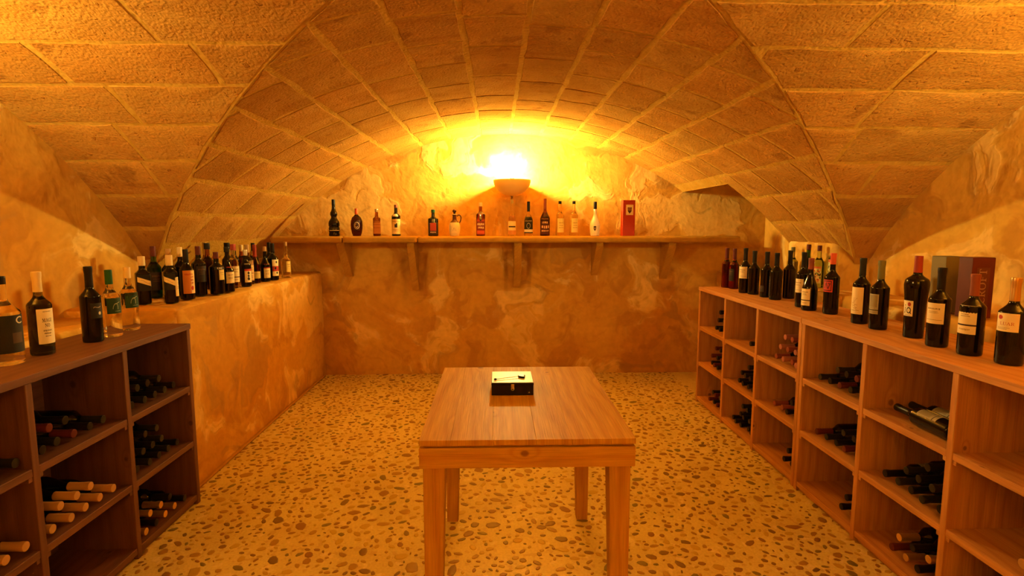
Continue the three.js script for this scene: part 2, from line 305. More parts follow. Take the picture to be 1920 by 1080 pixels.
// ---------------------------------------------------------------- floor with embedded pebbles
{
  const floor = structure('floor'); tag(floor, 'pale cement floor set with many small brown pebbles');
  const g = new THREE.BoxGeometry(5.6, 0.2, 7.0);
  { const p = g.attributes.position, uv = g.attributes.uv; g.translate(0.1, -0.1, -2.1); for (let i = 0; i < p.count; i++) uv.setXY(i, p.getX(i) / FLOOR_TILE, p.getZ(i) / FLOOR_TILE); }
  mesh('slab', g, M.floor, floor);
  const tones = [[0.26, 0.145, 0.032], [0.34, 0.195, 0.04], [0.40, 0.25, 0.055], [0.20, 0.12, 0.035], [0.50, 0.35, 0.085], [0.29, 0.145, 0.030], [0.56, 0.42, 0.115], [0.21, 0.17, 0.06]];
  const mats = tones.map(t => std({ color: RGB(...t), roughness: 0.42, bumpMap: floorTex.bumpMap, bumpScale: 0.001 }));
  const rnd = rngOf(11), st = [], cell = 0.12, grid = new Map();
  for (let tries = 0; tries < 90000; tries++) {
    const x = -1.68 + rnd() * 3.36, D = 0.7 + rnd() * 4.57;
    const q = rnd(), a = q < 0.14 ? 0.026 + rnd() * 0.014 : q < 0.6 ? 0.016 + rnd() * 0.011 : 0.008 + rnd() * 0.009;
    const asp = 0.42 + rnd() * 0.4, rad = a * (0.62 + asp * 0.38);
    const gi = Math.floor(x / cell), gj = Math.floor(D / cell); let ok = true;
    for (let i = gi - 1; i <= gi + 1 && ok; i++) for (let j = gj - 1; j <= gj + 1 && ok; j++) for (const s of grid.get(i + ',' + j) ?? []) if (Math.hypot(s.x - x, s.D - D) < s.rad + rad + 0.003) { ok = false; break; }
    if (!ok) continue;
    if (st.length >= 6500) break;
    const s = { x, D, a, b: a * asp, rad, rot: rnd() * Math.PI, seed: rnd() }; st.push(s);
    const k = gi + ',' + gj; if (!grid.has(k)) grid.set(k, []); grid.get(k).push(s);
  }
  function pebble(s) {
    const r = rngOf(Math.floor(s.seed * 1e9)), n = 8, c = Math.cos(s.rot), sn = Math.sin(s.rot), P = [], ix = [], rr = [...Array(n)].map(() => 0.8 + r() * 0.36);
    for (const [k, y] of [[1, -0.002], [0.94, 0.0014], [0.7, 0.0022]]) for (let i = 0; i < n; i++) { const f = i / n * 6.2832, u = Math.cos(f) * s.a * rr[i] * k, v = Math.sin(f) * s.b * rr[i] * k; P.push(s.x + u * c - v * sn, y, -s.D + u * sn + v * c); }
    P.push(s.x, 0.0024, -s.D);
    for (let l = 0; l < 2; l++) for (let i = 0; i < n; i++) { const j = (i + 1) % n; ix.push(l * n + i, (l + 1) * n + j, l * n + j, l * n + i, (l + 1) * n + i, (l + 1) * n + j); }
    for (let i = 0; i < n; i++) ix.push(2 * n + i, 3 * n, 2 * n + (i + 1) % n);
    const b = new THREE.BufferGeometry(); b.setAttribute('position', new THREE.Float32BufferAttribute(P, 3)); b.setIndex(ix);
    const uv = new Float32Array(P.length / 3 * 2); for (let i = 0; i < P.length / 3; i++) { uv[2 * i] = P[3 * i] / 0.6; uv[2 * i + 1] = P[3 * i + 2] / 0.6; }
    b.setAttribute('uv', new THREE.BufferAttribute(uv, 2)); b.computeVertexNormals(); return b;
  }
  const seen = s => s.D > 1.5 && s.x > -1.5 && s.x < 1.58 ? s.a * s.b / (s.D * s.D * s.D) : 0;
  st.sort((p, q) => seen(q) - seen(p));
  const pick = s => Math.floor((s.seed * 7919) % 1 * tones.length);
  for (const s of st.slice(0, 298)) mesh('pebble', pebble(s), mats[pick(s)], floor);
  const rest = st.slice(298).map(s => { const b = pebble(s), t = tones[pick(s)], c = new Float32Array(b.attributes.position.count * 3); for (let i = 0; i < c.length; i += 3) c.set(t, i); b.setAttribute('color', new THREE.BufferAttribute(c, 3)); return b; });
  tag(mesh('small_pebbles', mergeGeometries(rest), std({ vertexColors: true, roughness: 0.42 }), floor), null, null, null, 'stuff');
}

// ---------------------------------------------------------------- wall uplighters
function lathe(pts, seg = 40) { return new THREE.LatheGeometry(pts.map(p => new THREE.Vector2(p[0], p[1])), seg); }
const bowlGlass = k => phy({ color: RGB(0.94, 0.64, 0.20), roughness: 0.85, transmission: k, thickness: 0, side: THREE.DoubleSide });
const bowlDense = bowlGlass(0.008), bowlThin = bowlGlass(0.06), bowlClear = bowlGlass(0.4);
const brass = std({ color: RGB(0.35, 0.22, 0.09), metalness: 0.9, roughness: 0.4 });
const bulbMat = std({ color: 0x000000, emissive: LAMP_COLOR, emissiveIntensity: 250 });
function makeSconce(label, x, y, D, dx, dD, candela, bowlMat, bulbY) {               // (dx, dD): direction to the wall
  const t = thing('wall_uplighter', label, 'wall lamp', V(x, y, D), 'bowl uplighters on the plaster walls');
  const out = [], inn = []; for (let i = 0; i <= 12; i++) { const a = i / 12 * Math.PI / 2; out.push([0.168 * Math.sin(a), 0.14 * (1 - Math.cos(a))]); inn.push([0.163 * Math.sin(a), 0.14 * (1 - Math.cos(a) * 0.96)]); }
  mesh('glass_bowl', lathe([...out, ...inn.reverse()], 48), bowlMat, t);
  mesh('finial', lathe([[0, -0.02], [0.010, -0.016], [0.007, -0.006], [0.020, 0.0], [0, 0.004]], 20), brass, t);
  const arm = new THREE.TubeGeometry(new THREE.CatmullRomCurve3([new THREE.Vector3(0, 0, 0), new THREE.Vector3(dx * 0.08, -0.035, -dD * 0.08), new THREE.Vector3(dx * 0.19, -0.02, -dD * 0.19)]), 16, 0.008, 8);
  mesh('arm', arm, brass, t);
  const holder = mesh('lamp_holder', lathe([[0, 0.005], [0.018, 0.006], [0.018, bulbY - 0.03], [0, bulbY - 0.03]], 20), brass, t);
  const b = mesh('bulb', new THREE.SphereGeometry(0.045, 24, 16).translate(0, bulbY, 0), bulbMat, t);
  const l = new THREE.PointLight(LAMP_COLOR, candela); l.position.set(0, bulbY, 0); l.castShadow = true; l.shadow.radius = 2.2; l.name = 'bulb_light'; l.shadow.mapSize.set(2048, 2048); l.shadow.camera.near = 0.03; t.add(l);
  return t;
}
makeSconce('glowing bowl uplighter on the end wall above the bottle shelf', 0.145, 1.68, BACK - 0.185, 0, 1, LAMP.back, bowlDense, 0.205);
makeSconce('bowl uplighter on the plaster wall above the dark stained rack', XL + 0.185, 1.79, CD + 0.1, -1, 0, LAMP.left, bowlThin, 0.19);
makeSconce('bowl uplighter on the plaster wall above the pine rack', XR - 0.185, 1.77, CD, 1, 0, LAMP.right, bowlThin, 0.19);
makeSconce('bowl uplighter on the plaster wall behind the viewer', CX, 1.66, -1.25 + 0.185, 0, -1, LAMP.front, bowlClear, 0.12);
// ---------------------------------------------------------------- boards
let boardSeed = 100;
function board(w, h, d, axis, r = 0.003, off) {                      // uv: u along the grain axis, in metres
  const g = new RoundedBoxGeometry(w, h, d, 1, Math.min(r, w / 3, h / 3, d / 3)), p = g.attributes.position, n = g.attributes.normal, uv = g.attributes.uv;
  const rr = rngOf(boardSeed++), o = off ?? [rr() * 1.4, rr() * 0.5];
  for (let i = 0; i < p.count; i++) {
    const q = [p.getX(i), p.getY(i), p.getZ(i)], m = [Math.abs(n.getX(i)), Math.abs(n.getY(i)), Math.abs(n.getZ(i))];
    const oth = [0, 1, 2].filter(k => k !== axis); let c = m[oth[0]] > m[oth[1]] ? oth[1] : oth[0];
    uv.setXY(i, (q[axis] + o[0]) / 1.4, (q[c] + o[1] + (m[oth[0]] > m[oth[1]] ? 0.13 : 0)) / 0.5);
  }
  return g;
}
function boardAt(name, parent, mat, [x0, x1], [y0, y1], [D0, D1], axis, r) { const o = mesh(name, board(x1 - x0, y1 - y0, D1 - D0, axis, r), mat, parent); o.position.set((x0 + x1) / 2, (y0 + y1) / 2, -(D0 + D1) / 2); return o; }

// ---------------------------------------------------------------- racks (three columns by three rows)
const RACK_H = 0.933, T = 0.028;
const ROWS = [0.05, 0.335, 0.62];                                    // top of bottom board, lower shelf, upper shelf
function makeRack(label, mat, front, depth, D0, D1, sg) {            // sg: +1 opens towards -x, -1 opens towards +x
  const t = thing('wine_rack', label, 'rack', V(0, 0, 0));
  const X = (a, b) => sg > 0 ? [front + a, front + b] : [front - b, front - a];
  boardAt('top_board', t, mat, X(-0.006, depth), [RACK_H - T, RACK_H], [D0, D1], 2);
  const cw = (D1 - D0 - T) / 3, cols = [0, 1, 2, 3].map(k => D0 + k * cw);
  cols.forEach((D, k) => boardAt(k % 3 ? 'divider' : 'side_panel', t, mat, X(0, depth), [0.0, RACK_H - T], [D, D + T], 1));
  boardAt('back_panel', t, mat, X(depth - 0.012, depth - 0.001), [0.03, RACK_H - T], [D0 + T, D1 - T], 2);
  for (let k = 0; k < 3; k++) {
    const a = cols[k] + T, b = cols[k + 1];
    boardAt('plinth', t, mat, X(0.018, 0.036), [0.0, ROWS[0] - T], [a, b], 2);
    ROWS.forEach((y, r) => {
      boardAt('shelf', t, mat, X(0.002, depth - 0.013), [y - T, y], [a, b], 2);
      if (r) for (const e of [a, b - 0.016]) boardAt('cleat', t, mat, X(0.004, depth - 0.03), [y - T - 0.016, y - T], [e, e + 0.016], 0, 0.002);
    });
  }
  return { cols, cw };
}
const RX = 1.61, RD = 0.45, LX = -1.53, LD = 0.345;
const rackFar = makeRack('orange pine wine rack standing nearer the end wall', M.pine, RX + 0.005, RD, 2.875, 4.38, 1);
const rackNear = makeRack('orange pine wine rack below the two cartons, butted against its twin', M.pine, RX, RD, 1.37, 2.862, 1);
const rackDark = makeRack('dark reddish stained wine rack standing before the plaster ledge', M.old, LX, LD, 1.335, 2.80, -1);

// ---------------------------------------------------------------- table and what lies on it
{
  const x0 = -0.248, x1 = 0.447, D0 = 1.718, D1 = 2.638, H = 0.74;
  const t = thing('wooden_table', 'honey brown wooden table with square tapered legs on the pebble floor', 'table', V(0, 0, 0));
  const cuts = [0, 0.10, 0.235, 0.375, 0.49, 0.615, 0.695];
  for (let k = 0; k < 6; k++) boardAt('plank', t, M.table, [x0 + cuts[k] + 0.0001, x0 + cuts[k + 1] - 0.0001], [H - 0.018, H + (k % 2) * 0.0003], [D0, D1], 2, 0.0008);
  boardAt('spacer', t, M.table, [x0 + 0.012, x1 - 0.012], [H - 0.026, H - 0.018], [D0 + 0.012, D1 - 0.012], 2, 0.001);
  const ay = [H - 0.094, H - 0.026];
  boardAt('apron', t, M.table, [x0, x1], ay, [D0, D0 + 0.024], 0);
  boardAt('apron', t, M.table, [x0, x1], ay, [D1 - 0.024, D1], 0);
  boardAt('apron', t, M.table, [x0, x0 + 0.024], ay, [D0 + 0.0245, D1 - 0.0245], 2);
  boardAt('apron', t, M.table, [x1 - 0.024, x1], ay, [D0 + 0.0245, D1 - 0.0245], 2);
  for (const sx of [0, 1]) for (const sd of [0, 1]) {
    const w = 0.074, b = 0.046, h = H - 0.03, g = board(w, h, w, 1, 0.004), p = g.attributes.position;
    for (let i = 0; i < p.count; i++) { const k = sstep(0, 1, 0) + lerp(b / w, 1, clamp((p.getY(i) + h / 2) / (h - 0.08), 0, 1)); const ox = sx ? w / 2 : -w / 2, oz = sd ? -w / 2 : w / 2; p.setX(i, ox + (p.getX(i) - ox) * lerp(1, k, 0.75)); p.setZ(i, oz + (p.getZ(i) - oz) * lerp(1, k, 0.75)); }
    // keep the outer corner line nearly upright, taper towards the inside
    const o = mesh('leg', weldless(g), M.table, t);
    o.position.set(sx ? x1 - 0.010 - w / 2 : x0 + 0.010 + w / 2, h / 2, sd ? -(D1 - 0.010 - w / 2) : -(D0 + 0.010 + w / 2));
    if (sd === 0) { o.position.z = -(D0 + 0.0255 + w / 2); } else o.position.z = -(D1 - 0.0255 - w / 2);
    o.position.x = sx ? x1 - 0.0255 - w / 2 + 0.017 : x0 + 0.0255 + w / 2 - 0.017;
  }
}
function weldless(g) { g.computeVertexNormals(); return g; }

// ---------------------------------------------------------------- canvas prints
function print(w, h, draw) { const c = document.createElement('canvas'); c.width = w; c.height = h; const g = c.getContext('2d'); draw(g, w, h); const t = new THREE.CanvasTexture(c); t.colorSpace = THREE.SRGBColorSpace; return t; }
function lines(g, col, rows, seed = 3) { const r = rngOf(seed); g.fillStyle = col; for (const [x, y, w, s] of rows) { let q = x; while (q < x + w) { const l = s * (0.25 + r() * 0.5); g.fillRect(q, y + r() * s * 0.15, l, s * (0.75 + r() * 0.3)); q += l + s * 0.35; } } }
const ink = t => std({ map: t, roughness: 0.7 });
const LAB = {
  creamText: ink(print(256, 320, (g, w, h) => { g.fillStyle = '#efe3c4'; g.fillRect(0, 0, w, h); g.fillStyle = '#4a3a26'; g.font = 'bold 46px serif'; g.textAlign = 'center'; g.fillText('MAGI', w / 2, 120); g.fillText('NO', w / 2, 166); lines(g, '#5b4a34', [[70, 190, 110, 16], [80, 216, 90, 16], [90, 244, 70, 10], [80, 20, 100, 8]], 5); })),
  creamPlain: ink(print(256, 256, (g, w, h) => { g.fillStyle = '#eddcb4'; g.fillRect(0, 0, w, h); lines(g, '#8a6f46', [[40, 60, 170, 20], [60, 100, 120, 8], [60, 116, 130, 8]], 7); g.fillStyle = '#9a8050'; g.fillRect(20, 205, w - 40, 5); })),
  creamBand: ink(print(256, 256, (g, w, h) => { g.fillStyle = '#ecdcb0'; g.fillRect(0, 0, w, h); lines(g, '#7a6038', [[50, 40, 150, 18], [70, 74, 100, 8], [70, 90, 110, 8]], 9); g.fillStyle = '#3a1c10'; g.fillRect(0, 168, w, 14); lines(g, '#a58a58', [[60, 206, 130, 16]], 4); })),
  creamArt: ink(print(256, 320, (g, w, h) => { g.fillStyle = '#eed9a8'; g.fillRect(0, 0, w, h); g.strokeStyle = '#c9a468'; g.lineWidth = 6; for (let i = 0; i < 6; i++) { g.beginPath(); g.arc(80 + i * 22, 150 + (i % 3) * 24, 40 + i * 7, 0.4 * i, 2.4 + 0.4 * i); g.stroke(); } lines(g, '#a98a55', [[50, 270, 150, 10]], 4); })),
  greyArt: ink(print(256, 320, (g, w, h) => { g.fillStyle = '#a69c80'; g.fillRect(0, 0, w, h); g.fillStyle = '#8d8468'; g.fillRect(20, 20, w - 40, 190); g.fillStyle = '#2a2218'; g.fillRect(0, 250, w, 14); lines(g, '#6c6248', [[50, 220, 150, 10], [60, 286, 130, 10]], 4); })),
  redDot: ink(print(256, 256, (g, w, h) => { g.fillStyle = '#efe0b8'; g.fillRect(0, 0, w, h); g.fillStyle = '#b03020'; g.beginPath(); g.arc(60, 60, 30, 0, 7); g.fill(); g.fillStyle = '#b8452c'; g.font = '56px serif'; g.fillText('LUAR', 60, 165); lines(g, '#8a6f46', [[30, 200, 140, 8], [30, 218, 110, 8]], 2); })),
  jo: ink(print(256, 256, (g, w, h) => { g.fillStyle = '#f0e2bf'; g.fillRect(0, 0, w, h); g.fillStyle = '#b03424'; g.beginPath(); g.arc(180, 60, 34, 0, 7); g.fill(); g.strokeStyle = '#241a10'; g.lineWidth = 16; g.beginPath(); g.arc(170, 160, 42, 0, 7); g.stroke(); g.beginPath(); g.moveTo(190, 180); g.lineTo(222, 214); g.stroke(); g.beginPath(); g.moveTo(80, 110); g.lineTo(80, 190); g.lineTo(50, 214); g.stroke(); g.fillStyle = '#241a10'; g.fillRect(70, 70, 20, 20); lines(g, '#8a6f46', [[30, 232, 170, 8]], 2); })),
  redMark: ink(print(256, 256, (g, w, h) => { g.fillStyle = '#c2352a'; g.fillRect(0, 0, w, h); g.strokeStyle = '#3a0c0c'; g.lineWidth = 18; g.strokeRect(30, 30, w - 60, h - 60); g.beginPath(); g.moveTo(70, 180); g.lineTo(110, 70); g.lineTo(150, 180); g.moveTo(150, 80); g.lineTo(200, 80); g.lineTo(160, 190); g.stroke(); })),
  diagonal: ink(print(320, 320, (g, w, h) => { g.fillStyle = '#0e0906'; g.fillRect(0, 0, w, h); g.fillStyle = '#eedfae'; g.beginPath(); g.moveTo(0, 40); g.lineTo(w, 150); g.lineTo(w, 250); g.lineTo(0, 140); g.fill(); g.strokeStyle = '#8a7440'; g.lineWidth = 5; g.beginPath(); g.moveTo(60, 110); g.bezierCurveTo(120, 90, 150, 170, 260, 185); g.stroke(); })),
  creamTall: ink(print(160, 320, (g, w, h) => { g.fillStyle = '#ecdca6'; g.fillRect(0, 0, w, h); lines(g, '#6b5a34', [[40, 60, 80, 10], [60, 110, 40, 30], [60, 150, 40, 30], [40, 210, 80, 8], [40, 226, 80, 8]], 5); })),
  orangeRed: ink(print(256, 320, (g, w, h) => { g.fillStyle = '#e8c483'; g.fillRect(0, 0, w, h); g.fillStyle = '#d8862f'; g.fillRect(0, 0, w * 0.6, h); lines(g, '#b23a1c', [[40, 40, 160, 26], [150, 80, 50, 26], [150, 120, 50, 30], [150, 160, 60, 26]], 5); g.fillStyle = '#c2321c'; g.beginPath(); g.arc(180, 245, 30, 0, 7); g.fill(); })),
  dimText: ink(print(256, 256, (g, w, h) => { g.fillStyle = '#1c1008'; g.fillRect(0, 0, w, h); lines(g, '#5a3a22', [[40, 40, 170, 30], [60, 90, 130, 14], [60, 120, 130, 14]], 5); })),
  whiteWord: ink(print(320, 128, (g, w, h) => { g.fillStyle = '#0f0a07'; g.fillRect(0, 0, w, h); g.fillStyle = '#efe2c4'; g.font = 'bold 92px sans-serif'; g.textAlign = 'center'; g.fillText('CAZ', w / 2, 96); })),
  yellowPatch: ink(print(160, 200, (g, w, h) => { g.fillStyle = '#d9c26c'; g.fillRect(0, 0, w, h); lines(g, '#8a7230', [[30, 50, 100, 18], [40, 90, 80, 12]], 5); })),
  redCream: ink(print(256, 320, (g, w, h) => { g.fillStyle = '#e9d6a2'; g.fillRect(0, 0, w, h); g.fillStyle = '#a32a1c'; g.fillRect(0, 0, w, 100); lines(g, '#ead9b0', [[40, 36, 170, 26]], 5); lines(g, '#5a3018', [[50, 150, 150, 18], [60, 200, 130, 12], [60, 226, 120, 12]], 5); })),
  stripes: ink(print(192, 384, (g, w, h) => { g.fillStyle = '#ecdcb0'; g.fillRect(0, 0, w, h); g.fillStyle = '#b8321e'; g.fillRect(0, 90, w, 60); g.fillStyle = '#1a100a'; for (const [y, s] of [[40, 26], [190, 30], [250, 26], [310, 34]]) { g.beginPath(); g.arc(w / 2, y, s, 0, 5); g.fill(); } })),
  parchment: ink(print(256, 320, (g, w, h) => { g.fillStyle = '#d9b378'; g.fillRect(0, 0, w, h); lines(g, '#7a4520', [[30, 50, 200, 26], [50, 110, 150, 14], [50, 140, 150, 14], [40, 190, 170, 20], [60, 240, 130, 12], [60, 262, 130, 12]], 8); g.strokeStyle = '#8a5a2a'; g.lineWidth = 6; g.strokeRect(8, 8, w - 16, h - 16); })),
  redSpots: ink(print(192, 320, (g, w, h) => { g.fillStyle = '#efe0b4'; g.fillRect(0, 0, w, h); g.fillStyle = '#b0301e'; g.fillRect(0, 130, w, 100); g.fillStyle = '#1c120a'; for (const [x, y] of [[110, 50], [80, 170], [120, 260]]) { g.beginPath(); g.arc(x, y, 24, 0, 7); g.fill(); } })),
  greenOval: ink(print(256, 256, (g, w, h) => { g.fillStyle = '#123a1c'; g.fillRect(0, 0, w, h); g.strokeStyle = '#c9c8a0'; g.lineWidth = 7; g.beginPath(); g.moveTo(90, 180); g.bezierCurveTo(100, 60, 190, 60, 170, 190); g.moveTo(130, 100); g.lineTo(210, 70); g.stroke(); lines(g, '#b7bd94', [[120, 214, 100, 8]], 3); })),
  blackC: ink(print(256, 320, (g, w, h) => { g.fillStyle = '#0c0a08'; g.fillRect(0, 0, w, h); g.strokeStyle = '#cfc8b4'; g.lineWidth = 10; g.beginPath(); g.arc(190, 46, 26, 0.7, 5.6); g.stroke(); g.fillStyle = '#4a3426'; g.fillRect(130, 150, 70, 90); })),
  smallMark: ink(print(192, 192, (g, w, h) => { g.fillStyle = '#0b0705'; g.fillRect(0, 0, w, h); g.strokeStyle = '#a89a86'; g.lineWidth = 8; g.beginPath(); g.moveTo(40, 60); g.bezierCurveTo(60, 20, 90, 80, 150, 44); g.stroke(); g.fillStyle = '#d8ccb4'; g.beginPath(); g.arc(130, 130, 22, 0, 7); g.fill(); })),
  darkSilver: ink(print(256, 256, (g, w, h) => { g.fillStyle = '#17120c'; g.fillRect(0, 0, w, h); lines(g, '#b9ac8c', [[40, 50, 180, 26]], 5); g.strokeStyle = '#b9ac8c'; g.lineWidth = 8; g.beginPath(); g.arc(128, 140, 40, 0, 7); g.stroke(); g.fillStyle = '#e2d8b8'; g.fillRect(0, 196, w, 44); })),
  redOrnate: ink(print(256, 320, (g, w, h) => { g.fillStyle = '#7a2413'; g.fillRect(0, 0, w, h); g.fillStyle = '#b8401f'; g.fillRect(16, 16, w - 32, 110); g.fillStyle = '#2a0f08'; g.beginPath(); g.arc(128, 80, 44, 0, 7); g.fill(); lines(g, '#ead7a0', [[30, 150, 196, 34], [44, 200, 160, 30]], 5); g.fillStyle = '#c9562a'; g.fillRect(16, 256, w - 32, 48); })),
  darkOrnate: ink(print(256, 320, (g, w, h) => { g.fillStyle = '#4a160d'; g.fillRect(0, 0, w, h); lines(g, '#d9b07a', [[40, 30, 170, 28], [60, 90, 130, 40], [50, 160, 150, 50], [50, 240, 150, 30]], 5); })),
  redArch: ink(print(256, 320, (g, w, h) => { g.fillStyle = '#24120b'; g.fillRect(0, 0, w, h); g.fillStyle = '#a8381e'; g.beginPath(); g.arc(128, 150, 84, Math.PI, 0); g.lineTo(212, 250); g.lineTo(44, 250); g.fill(); g.strokeStyle = '#c9a47a'; g.lineWidth = 7; g.beginPath(); g.arc(128, 120, 80, Math.PI, 0); g.stroke(); lines(g, '#d8b68a', [[50, 262, 160, 26]], 5); })),
  ringMark: ink(print(256, 256, (g, w, h) => { g.fillStyle = '#3a1208'; g.fillRect(0, 0, w, h); g.strokeStyle = '#e2cba4'; g.lineWidth = 14; g.beginPath(); g.arc(128, 128, 84, 0, 7); g.stroke(); g.beginPath(); g.arc(118, 128, 46, 0.5, 4.6); g.stroke(); })),
  jugMark: ink(print(256, 256, (g, w, h) => { g.fillStyle = '#e8d49a'; g.fillRect(0, 0, w, h); g.strokeStyle = '#8a6a34'; g.lineWidth = 8; g.beginPath(); g.moveTo(70, 190); g.lineTo(110, 80); g.lineTo(150, 190); g.moveTo(160, 90); g.lineTo(190, 190); g.stroke(); })),
  paleStripes: ink(print(192, 384, (g, w, h) => { g.fillStyle = '#e9cf8a'; g.fillRect(0, 0, w, h); g.fillStyle = '#d48f3e'; g.fillRect(0, 0, w, 110); g.fillRect(0, 300, w, 84); g.fillStyle = '#3a2410'; g.fillRect(20, 214, w - 40, 26); })),
  paleYellow: ink(print(192, 256, (g, w, h) => { g.fillStyle = '#e9d47c'; g.fillRect(0, 0, w, h); lines(g, '#b08a34', [[40, 70, 110, 20], [40, 120, 110, 16], [40, 160, 110, 16]], 5); })),
  shield: ink(print(192, 192, (g, w, h) => { g.fillStyle = '#f4ecd8'; g.fillRect(0, 0, w, h); g.fillStyle = '#2a1a12'; g.beginPath(); g.moveTo(46, 30); g.lineTo(146, 30); g.lineTo(140, 110); g.lineTo(96, 160); g.lineTo(52, 110); g.fill(); g.fillStyle = '#b08a5a'; g.beginPath(); g.arc(96, 84, 24, 0, 7); g.fill(); })),
  horse: ink(print(192, 320, (g, w, h) => { g.fillStyle = '#e8c77e'; g.fillRect(0, 0, w, h); g.fillStyle = '#2c1810'; g.fillRect(70, 110, 50, 70); g.fillRect(94, 90, 26, 40); lines(g, '#8a5a2a', [[30, 40, 130, 18], [40, 220, 110, 12], [40, 246, 110, 12]], 5); })),
  brownPaper: ink(print(160, 320, (g, w, h) => { g.fillStyle = '#c07a3a'; g.fillRect(0, 0, w, h); lines(g, '#8a4a1c', [[24, 60, 110, 14], [24, 100, 110, 14], [24, 140, 110, 14], [24, 200, 110, 14]], 5); })),
  tallGin: ink(print(160, 384, (g, w, h) => { g.fillStyle = '#d9cd98'; g.fillRect(0, 0, w, h); g.fillStyle = '#5a3a1c'; g.beginPath(); g.ellipse(80, 120, 30, 70, 0, 0, 7); g.fill(); g.fillStyle = '#2e4a28'; g.beginPath(); g.ellipse(80, 110, 14, 44, 0, 0, 7); g.fill(); lines(g, '#4a4a2c', [[40, 230, 80, 20], [40, 270, 80, 20], [40, 320, 80, 14]], 5); })),
  ginColour: ink(print(256, 320, (g, w, h) => { g.fillStyle = '#cdbf7c'; g.fillRect(0, 0, w, h); const r = rngOf(4); for (let i = 0; i < 60; i++) { g.fillStyle = ['#b5552a', '#5a6a34', '#d89a3a', '#4a3a1c'][i % 4]; g.beginPath(); g.arc(r() * w, 60 + r() * 240, 8 + r() * 14, 0, 7); g.fill(); } g.fillStyle = '#c8622a'; g.fillRect(0, 0, w, 40); })),
};
const solid = (r, g, b, rough = 0.45, metal = 0) => phy({ specularIntensity: 0.4, color: RGB(r, g, b), roughness: rough, metalness: metal });
const CAP = {
  black: solid(0.010, 0.008, 0.007, 0.35), cream: solid(0.74, 0.58, 0.30, 0.5), red: solid(0.34, 0.045, 0.025, 0.4), orange: solid(0.62, 0.10, 0.03, 0.4), maroon: solid(0.11, 0.02, 0.016, 0.45),
  gold: std({ color: RGB(0.75, 0.48, 0.16), roughness: 0.3, metalness: 0.85 }), green: solid(0.02, 0.10, 0.03, 0.4), olive: solid(0.16, 0.16, 0.07, 0.4), tan: solid(0.48, 0.27, 0.10, 0.6), pink: solid(0.42, 0.16, 0.12, 0.45), yellow: solid(0.62, 0.42, 0.10, 0.5), grey: solid(0.018, 0.017, 0.014, 0.35), brick: solid(0.26, 0.065, 0.035, 0.5), silver: std({ color: RGB(0.6, 0.55, 0.45), roughness: 0.35, metalness: 0.8 }),
};
const tint = (c, d, rough = 0.03) => phy({ color: 0xffffff, roughness: rough, transmission: 1, thickness: 0.05, ior: 1.42, attenuationColor: RGB(...c), attenuationDistance: d });
const GLASS = {
  dark: phy({ color: RGB(0.004, 0.0035, 0.0025), roughness: 0.10, ior: 1.5, specularIntensity: 0.75 }),
  matte: phy({ color: RGB(0.006, 0.005, 0.004), roughness: 0.16, ior: 1.5, specularIntensity: 0.5 }),
  olive: tint([0.20, 0.19, 0.03], 0.035), amber: tint([0.36, 0.085, 0.008], 0.03), rose: tint([0.40, 0.05, 0.03], 0.03), green: tint([0.06, 0.22, 0.05], 0.03), pale: tint([0.90, 0.80, 0.36], 0.16), greenish: tint([0.42, 0.55, 0.22], 0.06),
  clear: tint([0.90, 0.88, 0.70], 0.3),
  white: phy({ color: RGB(0.82, 0.78, 0.66), roughness: 0.25 }), cream: phy({ color: RGB(0.72, 0.60, 0.32), roughness: 0.35 }),
};

// ---------------------------------------------------------------- bottles
const ease = (a, b, n, y0, y1, pow = 1) => [...Array(n + 1)].map((_, i) => { const t = i / n, k = 0.5 - 0.5 * Math.cos(Math.PI * Math.pow(t, pow)); return [lerp(a, b, k), lerp(y0, y1, t)]; });
const foot = r => [[0, 0.006], [r * 0.55, 0.005], [r * 0.86, 0.0], [r * 0.96, 0.002], [r, 0.009]];
